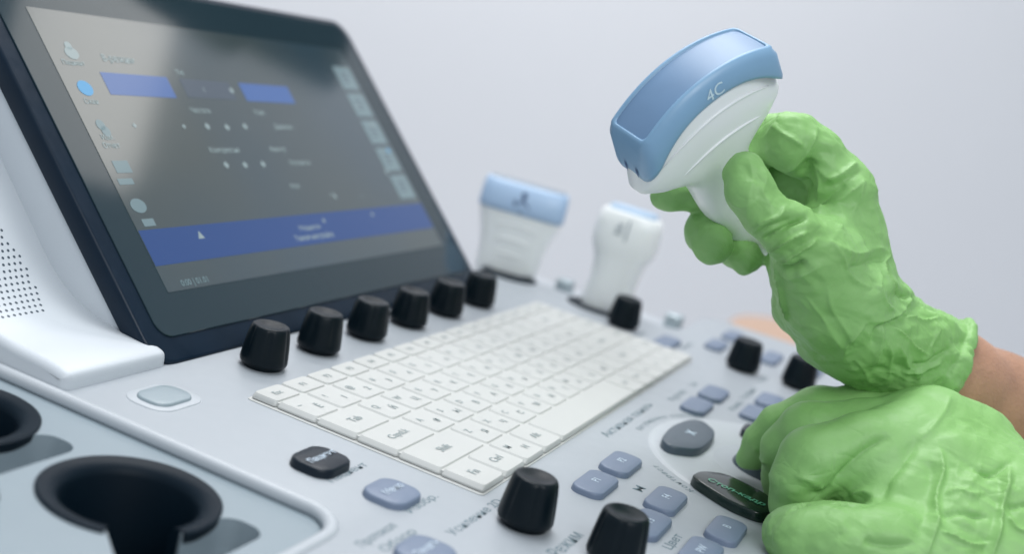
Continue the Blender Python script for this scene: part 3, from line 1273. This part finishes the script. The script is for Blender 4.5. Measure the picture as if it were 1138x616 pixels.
def stand_frame(base, lean, yaw):
    Az = np.array([math.sin(lean[0]), math.sin(lean[1]), 1.0])
    Az /= np.linalg.norm(Az)
    Wx = np.array([math.cos(yaw), math.sin(yaw), 0])
    Wx -= Az * (Wx @ Az)
    Wx /= np.linalg.norm(Wx)
    Tt = np.cross(Wx, Az)
    b = np.array(base, float)
    return lambda u, a, t: b + Wx * u + Az * a + Tt * t


# linear probe with pale blue head
c1 = P(558, 314, 838)
fr = stand_frame((c1[0], c1[1], -6), (0.0, -0.01), math.radians(-73))
root = thing('ultrasound_probe', 'white linear probe with pale blue head standing in the far holder nearest the screen', 'ultrasound probe', tuple(fr(0, 0, 0)))


def body(root, fr, prof, m, name, e=3.0, cap0=True):
    bm = bmesh.new()
    loft(bm, [[tuple(fr(u, a, t)) for u, t in super_ring(hw, ht, 56, e)] for a, hw, ht in prof], cap0=cap0)
    o = from_bm(name, bm, m, None, smooth=True)
    keep_world(o, root)
    return o


body(root, fr, [(-20, 13, 9), (0, 19.0, 12), (3, 20.2, 12.5), (8, 20.6, 12.5), (18, 21.2, 12), (28, 22.8, 11.8), (36, 25.4, 12), (43, 27.4, 12.4), (47, 27.8, 12.6), (49, 28, 12.6)], M['white'], 'probe_body')
body(root, fr, [(45, 27.5, 12.5), (45.2, 28.6, 13.2), (49, 28.8, 13.3), (57, 28.6, 12.0), (62, 28.0, 9.6), (64, 27.2, 8.0), (64.6, 26, 6.5)], M['blue'] if False else mat('pale_blue_plastic', (0.40, 0.54, 0.73), 0.35), 'nose_cap', 4.0, False)
body(root, fr, [(64.2, 25.5, 6), (65.3, 25.2, 5.6), (65.6, 24.5, 5)], mat('pale_lens', (0.30, 0.34, 0.38), 0.5), 'acoustic_lens', 6.0, False)
bm = bmesh.new()
for a0, hu in ((38, 13), (28, 10), (18, 8)):
    rr = []
    for i in range(16):
        u = -hu + 2 * hu * i / 15
        tp = max(0.2, math.sin(math.pi * i / 15) ** 0.5)
        rr.append([tuple(fr(u, a0 - 0.012 * u * u + 0.9 * math.cos(q), 12.0 + 0.9 * tp * math.sin(q))) for q in np.linspace(0, 2 * math.pi, 8, endpoint=False)])
    loft(bm, rr)
o = from_bm('grip_ridge', bm, M['white'], None, smooth=True)
keep_world(o, root)
# dark arrow-like emblem on the blue face
bm = bmesh.new()


def stroke(pts, w, n0=13.5):
    for (a, b) in zip(pts[:-1], pts[1:]):
        a = np.array(a, float); b = np.array(b, float)
        d = (b - a) / np.linalg.norm(b - a)
        nn = np.array([-d[1], d[0]]) * w / 2
        q = [a - nn, b - nn, b + nn, a + nn]
        bm.faces.new([bm.verts.new(Vector(fr(u * 1.5, v, n0 - max(0, v - 49) * 0.165)) * MM) for u, v in q])


stroke([(0, 47.0), (0, 60)], 1.3)
stroke([(-3.4, 50.5), (0, 55)], 0.9)
stroke([(3.4, 50.5), (0, 55)], 0.9)
stroke([(-3.4, 54.5), (-3.4, 50.5)], 0.9)
bm.faces.new([bm.verts.new(Vector(fr(2.0 * math.cos(a), 58.3 + 2.0 * math.sin(a), 12.3)) * MM) for a in np.linspace(0, 2 * math.pi, 12, endpoint=False)])
o = from_bm('emblem', bm, M['darkmark'], None)
keep_world(o, root)

# phased probe, all white with a thin blue top
c2 = P(672, 342, 800)
fr2 = stand_frame((c2[0], c2[1], -6), (0.02, -0.02), math.radians(-80))
root = thing('ultrasound_probe', 'narrow white probe lettered 3Sc standing in the far holder behind a black knob', 'ultrasound probe', tuple(fr2(0, 0, 0)))
body(root, fr2, [(-20, 11, 10), (0, 15.8, 13.5), (3, 16.2, 14), (12, 15.6, 13.5), (24, 14.8, 12.8), (36, 16.0, 12.6), (41, 18.0, 13), (45, 20.2, 13.6), (50, 21.0, 14), (60, 20.8, 13.4), (67, 19.6, 12), (69.0, 16.6, 11)], M['white'], 'probe_body', 2.6)
body(root, fr2, [(68.4, 15.8, 10.4), (70.6, 15.6, 10.2), (71.4, 14.6, 9.4)], mat('pale_blue_lens', (0.42, 0.56, 0.72), 0.4), 'acoustic_lens', 3.0, False)
bm = bmesh.new()
add_text(bm, '3Sc', 6.4, lambda u, v: fr2(-4.4 - v, 58.0 + u, 14.1), 0, 0.01)
bm.faces.new([bm.verts.new(Vector(fr2(u, v, 14.3)) * MM) for u, v in ((0.2, 51.5), (1.1, 51.5), (1.1, 65.0), (0.2, 65.0))])
o = from_bm('lettering', bm, mat('gray_print', (0.25, 0.30, 0.33), 0.5), None)
keep_world(o, root)

# ------------------------------------------------------------------ examiner: forearms and gloves
def glove_mat():
    m = bpy.data.materials.new('nitrile_green')
    m.use_nodes = True
    nt = m.node_tree
    b = nt.nodes['Principled BSDF']
    b.inputs['Base Color'].default_value = (0.21, 0.50, 0.14, 1)
    b.inputs['Roughness'].default_value = 0.52
    b.inputs['Specular IOR Level'].default_value = 0.5
    b.inputs['Subsurface Weight'].default_value = 0.04
    b.inputs['Subsurface Radius'].default_value = (0.003, 0.005, 0.002)
    b.inputs['Subsurface Scale'].default_value = 1.0
    tc = nt.nodes.new('ShaderNodeTexCoord')
    n = nt.nodes.new('ShaderNodeTexNoise')
    n.inputs['Scale'].default_value = 35
    n.inputs['Detail'].default_value = 3
    nt.links.new(tc.outputs['Object'], n.inputs['Vector'])
    r = nt.nodes.new('ShaderNodeValToRGB')
    r.color_ramp.elements[0].position = 0.3
    r.color_ramp.elements[0].color = (0.235, 0.47, 0.14, 1)
    r.color_ramp.elements[1].position = 0.7
    r.color_ramp.elements[1].color = (0.285, 0.53, 0.185, 1)
    nt.links.new(n.outputs['Fac'], r.inputs[0])
    nt.links.new(r.outputs[0], b.inputs['Base Color'])
    # fine film crinkle
    n1 = nt.nodes.new('ShaderNodeTexNoise')
    n1.inputs['Scale'].default_value = 140
    n1.inputs['Detail'].default_value = 2
    n1.inputs['Distortion'].default_value = 1.2
    nt.links.new(tc.outputs['Object'], n1.inputs['Vector'])
    n2 = nt.nodes.new('ShaderNodeTexNoise')
    n2.inputs['Scale'].default_value = 1400
    nt.links.new(tc.outputs['Object'], n2.inputs['Vector'])
    b1 = nt.nodes.new('ShaderNodeBump')
    b1.inputs['Strength'].default_value = 0.2
    b1.inputs['Distance'].default_value = 0.001
    nt.links.new(n1.outputs['Fac'], b1.inputs['Height'])
    b2 = nt.nodes.new('ShaderNodeBump')
    b2.inputs['Strength'].default_value = 0.15
    b2.inputs['Distance'].default_value = 0.0002
    nt.links.new(n2.outputs['Fac'], b2.inputs['Height'])
    # thin sharp creases of the film, in patches
    mp = nt.nodes.new('ShaderNodeVectorMath')
    mp.operation = 'ADD'
    nd = nt.nodes.new('ShaderNodeTexNoise')
    nd.inputs['Scale'].default_value = 45
    nt.links.new(tc.outputs['Object'], nd.inputs['Vector'])
    sc_ = nt.nodes.new('ShaderNodeVectorMath')
    sc_.operation = 'SCALE'
    sc_.inputs['Scale'].default_value = 0.03
    nt.links.new(nd.outputs['Color'], sc_.inputs[0])
    nt.links.new(tc.outputs['Object'], mp.inputs[0])
    nt.links.new(sc_.outputs[0], mp.inputs[1])
    vo = nt.nodes.new('ShaderNodeTexVoronoi')
    vo.feature = 'DISTANCE_TO_EDGE'
    vo.inputs['Scale'].default_value = 95
    nt.links.new(mp.outputs[0], vo.inputs['Vector'])
    mr = nt.nodes.new('ShaderNodeMapRange')
    mr.inputs[1].default_value = 0.0
    mr.inputs[2].default_value = 0.16
    nt.links.new(vo.outputs['Distance'], mr.inputs[0])
    nm = nt.nodes.new('ShaderNodeTexNoise')
    nm.inputs['Scale'].default_value = 28
    nt.links.new(tc.outputs['Object'], nm.inputs['Vector'])
    mm = nt.nodes.new('ShaderNodeMapRange')
    mm.inputs[1].default_value = 0.45
    mm.inputs[2].default_value = 0.65
    mm.inputs[3].default_value = 0.05
    mm.inputs[4].default_value = 0.32
    nt.links.new(nm.outputs['Fac'], mm.inputs[0])
    b3 = nt.nodes.new('ShaderNodeBump')
    b3.inputs['Distance'].default_value = 0.0006
    nt.links.new(mr.outputs[0], b3.inputs['Height'])
    nt.links.new(mm.outputs[0], b3.inputs['Strength'])
    nt.links.new(b1.outputs[0], b3.inputs['Normal'])
    nt.links.new(b3.outputs[0], b2.inputs['Normal'])
    nt.links.new(b2.outputs[0], b.inputs['Normal'])
    return m


GLOVE = glove_mat()
SKIN = mat('skin', (0.46, 0.25, 0.16), 0.5, sss=0.15, noise=0.16, nscale=70, bump=0.5, bscale=700, rvar=0.06)

PER = thing('person', 'examiner in green gloves, one hand raising a probe, the other on the trackball', 'person', tuple(P(1200, 560, 560)))


def build_glove(chains, folds, cuts, h, namp, seed, extra=None, grooves=()):
    """chains: dict name-> (pts, k_inside, group) ; group 'palm' or a finger"""
    allc = [c[0] for c in chains]
    lo, hi = chains_bounds(allc, 4)
    for cpt, cn in cuts:
        pass
    G = Grid(lo, hi, h)
    palm = None
    for pts, k, grp in chains:
        if grp == 'palm':
            d = G.chain(pts, k)
            palm = d if palm is None else smin(palm, d, 9.0)
    F = palm
    fs = {}
    for pts, k, grp in chains:
        if grp != 'palm':
            fs[grp] = G.chain(pts, k)
    out = None
    for g, d in fs.items():
        kk = 7.0
        q = smin(palm, d, kk)
        out = q if out is None else smin(out, q, 1.2)
    F = out if out is not None else palm
    for (cpt, cn) in cuts:
        cn = cn / np.linalg.norm(cn)
        pl = (G.x - cpt[0]) * cn[0] + (G.y - cpt[1]) * cn[1] + (G.z - cpt[2]) * cn[2]
        F = np.maximum(F, pl)
    V, Q = surf_nets(F.astype(np.float32), G.lo, h)
    V = relax(V, Q, 5, 0.5)
    N = vnormals(V, Q)
    d = fold_disp(V, N, folds)
    # film wrinkles: elongated ridged noise, stronger where namp(V) says
    ax = P(1000, 390, 520) - P(900, 250, 490)
    ax /= np.linalg.norm(ax)
    wv = np.stack([vnoise(V / 14 + 7, seed), vnoise(V / 14 + 19, seed + 1), vnoise(V / 14 + 31, seed + 2)], 1) - 0.5
    Vw = V + wv * 9
    along = Vw @ ax
    Vs = Vw - np.outer(along, ax) * 0.45
    r1 = ridged(Vs / 11.0, seed + 3)
    r2 = ridged(Vw / 6.0, seed + 4)
    A = namp(V)
    rg = np.random.RandomState(seed)
    cr = np.zeros(len(V))
    for q in range(7):
        nv = rg.normal(size=3)
        nv -= ax * (nv @ ax) * 0.6
        nv /= np.linalg.norm(nv)
        lam = rg.uniform(13, 26)
        ph = (V + wv * 6) @ nv / lam + rg.rand()
        tri = np.abs(ph - np.floor(ph) - 0.5) * 2
        msk = np.clip((vnoise(V / 22.0, seed + 40 + q) - 0.42) * 4, 0, 1)
        cr += (tri - 0.5) * msk * lam / 18.0
    for q in range(7):
        nv = rg.normal(size=3)
        nv /= np.linalg.norm(nv)
        lam = rg.uniform(5, 9)
        ph = (V + wv * 5) @ nv / lam + rg.rand()
        tri = np.abs(ph - np.floor(ph) - 0.5) * 2
        msk = np.clip((vnoise(V / 11.0, seed + 60 + q) - 0.5) * 4, 0, 1)
        cr += (tri - 0.5) * msk * 0.55
    d = d * 1.5 + A * 1.5 * cr
    d = d + 0.55 * A * (0.6 * np.clip(r1, 0, 1) ** 6 + 0.3 * np.clip(r2, 0, 1) ** 5 + 0.3 * (vnoise(V / 17.0, seed + 5) - 0.5))
    V = V + N * d[:, None]
    if extra:
        V = extra(V, N)
    return V, Q


# --- raised hand (px, py, depth, radius) ---
UH = [
    ([(911, 292, 486, 15.5), (927, 332, 497, 18.5), (950, 364, 512, 19.5), (998, 394, 527, 21), (1045, 417, 543, 22.5), (1095, 447, 560, 24)], 6, 'palm'),
    ([(940, 214, 500, 11), (941, 262, 504, 13), (950, 302, 508, 13), (968, 345, 520, 14), (1008, 380, 532, 13)], 6, 'palm'),
    ([(936, 225, 512, 11), (935, 265, 512, 13), (915, 315, 512, 14), (925, 350, 516, 15)], 6, 'palm'),
    ([(884, 296, 516, 11), (897, 340, 518, 11), (931, 368, 522, 12.5), (964, 390, 528, 14)], 6, 'palm'),
    ([(912, 262, 497, 12), (903, 300, 490, 15)], 6, 'palm'),
    # thumb
    ([(827, 193, 468.5, 7.6), (834, 214, 467, 8.7), (852, 239, 467, 8.9), (876, 257, 470, 10.3), (899, 279, 477, 13.2), (912, 298, 486, 15)], 3, 'thumb'),
    # index: knuckle -> bend -> behind the handle -> tip left of the neck
    ([(937, 212, 500, 10.5), (905, 172, 500, 11), (880, 158, 500, 11.5), (862, 155, 507, 10), (835, 168, 520, 8.5), (790, 200, 523, 8.2), (768, 212, 519, 8.4), (743, 217, 513, 7.4)], 3, 'index'),
    # middle
    ([(948, 225, 518, 10), (900, 200, 522, 12), (880, 196, 526, 12), (840, 215, 540, 8.5), (795, 240, 532, 8.4), (786, 256, 521, 8.9), (792, 270, 513, 8.8)], 3, 'middle'),
    # ring
    ([(945, 240, 530, 10), (900, 215, 545, 9.5), (860, 245, 548, 8), (820, 262, 540, 7.5), (816, 274, 530, 7.8), (828, 287, 524, 7.0)], 3, 'ring'),
]
UF = [
    # thumb folds
    ('f', 1.1, 1.8, [(836, 254), (848, 246), (858, 243), (866, 238), (872, 230)]),
    ('v', 1.4, 1.3, [(838, 262), (850, 254), (862, 250), (872, 246), (884, 240)]),
    ('f', 0.9, 1.6, [(850, 270), (862, 262), (878, 254), (892, 246)]),
    ('r', 0.5, 1.3, [(812, 226), (822, 230), (834, 228), (846, 218)]),
    ('r', 0.45, 1.2, [(832, 176), (836, 196), (832, 222), (830, 246)]),
    ('r', 0.45, 1.0, [(845, 180), (852, 198), (848, 214), (858, 226)]),
    # heel folds at the base of the thumb
    ('v', 2.4, 1.7, [(848, 268), (866, 259), (882, 248), (898, 240)]),
    ('f', 1.7, 2.2, [(855, 279), (870, 270), (884, 262), (896, 258)]),
    ('v', 2.2, 1.5, [(862, 294), (872, 299), (884, 298), (896, 290)]),
    ('f', 1.4, 2.0, [(862, 290), (878, 285), (892, 276), (906, 266)]),
    ('r', 0.9, 1.6, [(864, 302), (878, 310), (890, 306), (912, 296)]),
    # web valley between thumb and index
    ('v', 3.0, 3.0, [(886, 226), (893, 206), (899, 190), (903, 176)]),
    ('r', 1.4, 2.0, [(908, 140), (903, 156), (896, 172), (884, 184), (872, 190)]),
    ('v', 1.6, 1.6, [(904, 176), (896, 184), (888, 196)]),
    ('r', 1.0, 1.2, [(858, 140), (872, 150), (884, 157), (893, 163)]),
    ('r', 1.0, 1.3, [(896, 170), (904, 188), (911, 204), (906, 222)]),
    ('r', 0.8, 1.2, [(892, 178), (910, 190), (920, 198), (930, 196)]),
    ('r', 1.0, 1.5, [(918, 202), (932, 196), (945, 186), (952, 180)]),
    ('v', 1.0, 1.6, [(916, 208), (930, 204), (946, 196), (958, 188)]),
    ('r', 1.2, 1.6, [(893, 236), (912, 230), (932, 222), (948, 212), (962, 200)]),
    ('v', 1.2, 1.7, [(900, 228), (916, 222), (930, 212), (940, 204)]),
    ('r', 0.8, 1.5, [(960, 196), (957, 214), (950, 232), (934, 252), (922, 268)]),
    # palm, diagonal tension folds towards the outer wrist
    ('r', 1.0, 2.2, [(922, 268), (940, 280), (958, 282), (976, 276), (988, 284)]),
    ('v', 1.2, 2.2, [(940, 300), (958, 296), (974, 288), (985, 292)]),
    ('r', 1.0, 1.8, [(926, 274), (938, 292), (950, 310), (968, 320)]),
    ('f', 1.8, 1.8, [(988, 284), (982, 296), (984, 312), (992, 328)]),
    ('v', 1.8, 1.6, [(984, 300), (990, 316), (1000, 328), (1012, 330)]),
    ('r', 1.4, 1.6, [(978, 300), (976, 320), (984, 338), (994, 346)]),
    ('r', 1.4, 1.8, [(1010, 326), (1010, 338), (1000, 350), (988, 354), (968, 358)]),
    ('v', 1.8, 1.8, [(1012, 338), (1004, 352), (992, 358), (976, 366), (968, 384)]),
    ('r', 0.9, 1.4, [(984, 356), (980, 372), (976, 392), (970, 410)]),
    ('r', 0.9, 1.3, [(966, 358), (950, 372), (940, 384), (936, 400)]),
    ('r', 0.7, 1.2, [(896, 330), (914, 354), (932, 380), (944, 404)]),
    ('r', 0.6, 1.2, [(920, 320), (925, 345), (938, 365), (950, 385)]),
    # cuff region polygons
    ('f', 1.2, 1.4, [(992, 362), (1006, 374), (1020, 388), (1032, 394)]),
    ('r', 1.0, 1.1, [(994, 382), (1002, 394), (1010, 408), (1020, 412)]),
    ('f', 1.2, 1.2, [(1008, 352), (1016, 352), (1028, 356), (1040, 354)]),
    ('r', 0.9, 1.1, [(1036, 358), (1040, 370), (1036, 386), (1042, 392)]),
    ('v', 1.3, 1.3, [(1010, 410), (1022, 406), (1034, 404), (1044, 396), (1054, 388)]),
    ('r', 1.1, 1.2, [(1004, 414), (1020, 416), (1036, 410), (1050, 402)]),
    ('r', 0.8, 1.1, [(984, 378), (990, 400), (988, 420)]),
    ('r', 0.7, 1.1, [(950, 400), (960, 412), (968, 426)]),
    # left edge loose film
    ('f', 1.6, 1.6, [(862, 300), (868, 316), (872, 336), (876, 356)]),
]


def uamp(V):
    px, py, pz = proj(V)
    a = np.full(len(V), 0.5)
    a += 0.55 * np.clip((px - 940) / 60, 0, 1) * np.clip((py - 300) / 50, 0, 1)
    a *= np.where((px < 840) & (py > 200), 0.7, 1)
    return a


cutp = P(1052, 397, 553)
cutn = vw(0.90, -0.42, 0.05)
AXU = P(1150, 475, 590) - P(979, 377, 520)
AXU = AXU / np.linalg.norm(AXU)


def roll(V, N):
    # rolled cuff: thicker, wavy band next to the cut edge
    cn = cutn / np.linalg.norm(cutn)
    s = (V - cutp) @ cn
    px, py, pz = proj(V)
    s = s + (vnoise(V / 9.0, 77) - 0.5) * 1.0
    wd = 4.2 + 5.5 * np.clip((py - 368) / 55, 0, 1)
    e = np.clip(1 - np.abs(s + wd * 0.5) / (wd * 0.5), 0, 1)
    band = np.sqrt(np.clip(1 - (1 - e) ** 2, 0, 1))
    side = (np.abs(N @ cn) < 0.8)
    wav = 0.8 + 0.8 * vnoise(V / 5.0, 81)
    return V + N * (1.9 * band * side * wav)[:, None]


V, Q = build_glove(UH, UF, [(cutp, cutn)], 0.62, uamp, 11, roll)
me = mesh_np('glove', V, Q)
g = link('glove', me, GLOVE)
keep_world(g, PER)
g['label'] = 'green glove of the raised hand, rolled at the wrist'

# --- lower hand on the trackball ---
LH = [
    ([(1035, 478, 500, 17), (1072, 506, 500, 19), (1118, 562, 492, 22), (1180, 585, 490, 25), (1260, 650, 495, 26)], 6, 'palm'),
    ([(1010, 485, 512, 15), (1058, 496, 515, 15), (1118, 552, 520, 19)], 6, 'palm'),
    ([(1000, 500, 490, 15), (1050, 530, 482, 18), (1110, 570, 476, 22), (1180, 620, 476, 25)], 6, 'palm'),
    ([(1000, 560, 470, 14), (1060, 590, 466, 18), (1130, 620, 466, 22)], 6, 'palm'),
    ([(1010, 535, 478, 15), (955, 552, 486, 13), (926, 557, 494, 9)], 6, 'palm'),
    ([(1110, 610, 462, 20), (1050, 620, 456, 18), (985, 612, 453, 16.5), (930, 602, 452, 14), (892, 596, 455, 11.5), (878, 596, 460, 10.5)], 3, 'thumb'),
    ([(1015, 492, 488, 16), (960, 500, 482, 14), (903, 512, 478, 12.5), (889, 535, 478, 11), (884, 560, 481, 9.5), (888, 580, 484, 9)], 3, 'index'),
    ([(1025, 480, 503, 15.5), (960, 481, 502, 13), (898, 481, 503, 12), (876, 500, 508, 10.5), (872, 530, 515, 9), (872, 550, 518, 8)], 3, 'middle'),
    ([(1010, 470, 518, 14.5), (950, 462, 522, 12.2), (910, 461, 526, 11.5), (868, 478, 530, 10.2), (848, 494, 533, 8.5), (836, 508, 535, 5.6), (828, 512, 536, 4)], 3, 'ring'),
    ([(1010, 470, 535, 13), (950, 462, 545, 11), (910, 475, 550, 9.5), (885, 505, 552, 8), (875, 520, 552, 7)], 3, 'little'),
]
LF = [
    ('v', 2.0, 4.0, [(880, 566), (896, 555), (912, 550), (928, 554), (944, 560)]),
    ('r', 1.2, 2.6, [(884, 528), (900, 534), (914, 544), (926, 556)]),
    ('v', 1.5, 1.6, [(930, 556), (945, 560), (960, 562), (970, 558)]),
    ('v', 1.6, 3.0, [(968, 560), (984, 538), (1002, 514), (1022, 488)]),
    ('v', 1.8, 2.8, [(926, 540), (944, 520), (964, 500), (990, 486)]),
    ('r', 1.2, 2.4, [(944, 552), (962, 548), (976, 556)]),
    ('f', 1.7, 3.6, [(1046, 500), (1048, 524), (1042, 552), (1043, 580), (1030, 616)]),
    ('v', 1.0, 3.6, [(1034, 512), (1033, 540), (1026, 580), (1018, 616)]),
    ('f', 1.7, 3.0, [(1122, 516), (1120, 540), (1115, 560), (1112, 585), (1103, 616)]),
    ('v', 1.0, 2.8, [(1110, 526), (1109, 552), (1102, 585), (1092, 616)]),
    ('v', 1.5, 1.8, [(1082, 524), (1096, 528), (1110, 524), (1124, 514)]),
    ('v', 1.3, 1.5, [(1045, 575), (1062, 570), (1080, 572), (1098, 574)]),
    ('f', 1.3, 1.5, [(1044, 590), (1060, 596), (1080, 604), (1100, 604)]),
    ('v', 1.2, 1.5, [(1120, 562), (1130, 562), (1142, 560)]),
    ('r', 1.0, 1.5, [(1122, 572), (1130, 586), (1142, 592)]),
    ('r', 0.9, 2.0, [(1022, 490), (1040, 470), (1052, 452), (1056, 440)]),
    ('r', 0.7, 1.8, [(1060, 560), (1075, 545), (1085, 530), (1090, 515)]),
    ('r', 0.9, 1.5, [(1050, 550), (1064, 546), (1080, 552), (1096, 548)]),
    ('v', 1.0, 1.6, [(960, 600), (970, 604), (990, 606), (1014, 604)]),
    ('r', 0.8, 1.4, [(832, 488), (840, 500), (850, 514), (856, 530)]),
]


def lamp_(V):
    px, py, pz = proj(V)
    return 0.18 + 0.36 * np.clip((px - 1020) / 60, 0, 1) + 0.25 * np.clip((py - 540) / 40, 0, 1)


cut2 = P(1255, 640, 495)
V, Q = build_glove(LH, LF, [(cut2, P(1260, 650, 495) - P(1180, 590, 490))], 0.68, lamp_, 23)
me = mesh_np('glove', V, Q)
g = link('glove', me, GLOVE)
keep_world(g, PER)
g['label'] = 'green glove of the lower hand, fingers curled over the trackball'

# --- skin: both forearms as one mesh ---
AR = [[(1000, 392, 527, 19), (1050, 422, 545, 22), (1100, 452, 562, 24), (1160, 484, 585, 27), (1300, 560, 640, 34), (1480, 660, 720, 40), (1700, 700, 830, 44)],
      [(1150, 560, 488, 20), (1240, 635, 494, 22), (1330, 710, 500, 26), (1500, 840, 520, 33), (1750, 940, 600, 40)]]
lo, hi = chains_bounds(AR, 4)
G = Grid(lo, hi, 2.2)
F = np.minimum(G.chain(AR[0], 8), G.chain(AR[1], 8))
V, Q = surf_nets(F.astype(np.float32), G.lo, 2.2)
V = relax(V, Q, 4, 0.5)
N = vnormals(V, Q)
V = V + N * ((vnoise(V / 18, 5) - 0.5) * 1.6)[:, None]
me = mesh_np('body', V, Q)
b_ = link('body', me, SKIN)
keep_world(b_, PER)

# ------------------------------------------------------------------ peach seat beyond the console
c = P(900, 404, 1350)
ST = thing('stool', 'peach padded stool seat, blurred, beyond the far edge of the console', 'stool', (c[0], c[1], -900))
bm = bmesh.new()
rings = []
for r, z in ((60, -34), (88, -32), (96, -22), (97, -12), (90, -3), (70, 0), (30, 1), (2, 1)):
    rings.append([(c[0] + r * math.cos(a), c[1] + r * math.sin(a), c[2] + 25 + z) for a in np.linspace(0, 2 * math.pi, 48, endpoint=False)])
loft(bm, rings)
o = from_bm('seat', bm, M['peach'], None, smooth=True)
keep_world(o, ST)
bm = bmesh.new()
loft(bm, [[(c[0] + 20 * math.cos(a), c[1] + 20 * math.sin(a), z) for a in np.linspace(0, 2 * math.pi, 20, endpoint=False)] for z in (-895, c[2] - 8)])
o = from_bm('pedestal', bm, M['metal'], None, smooth=True)
keep_world(o, ST)
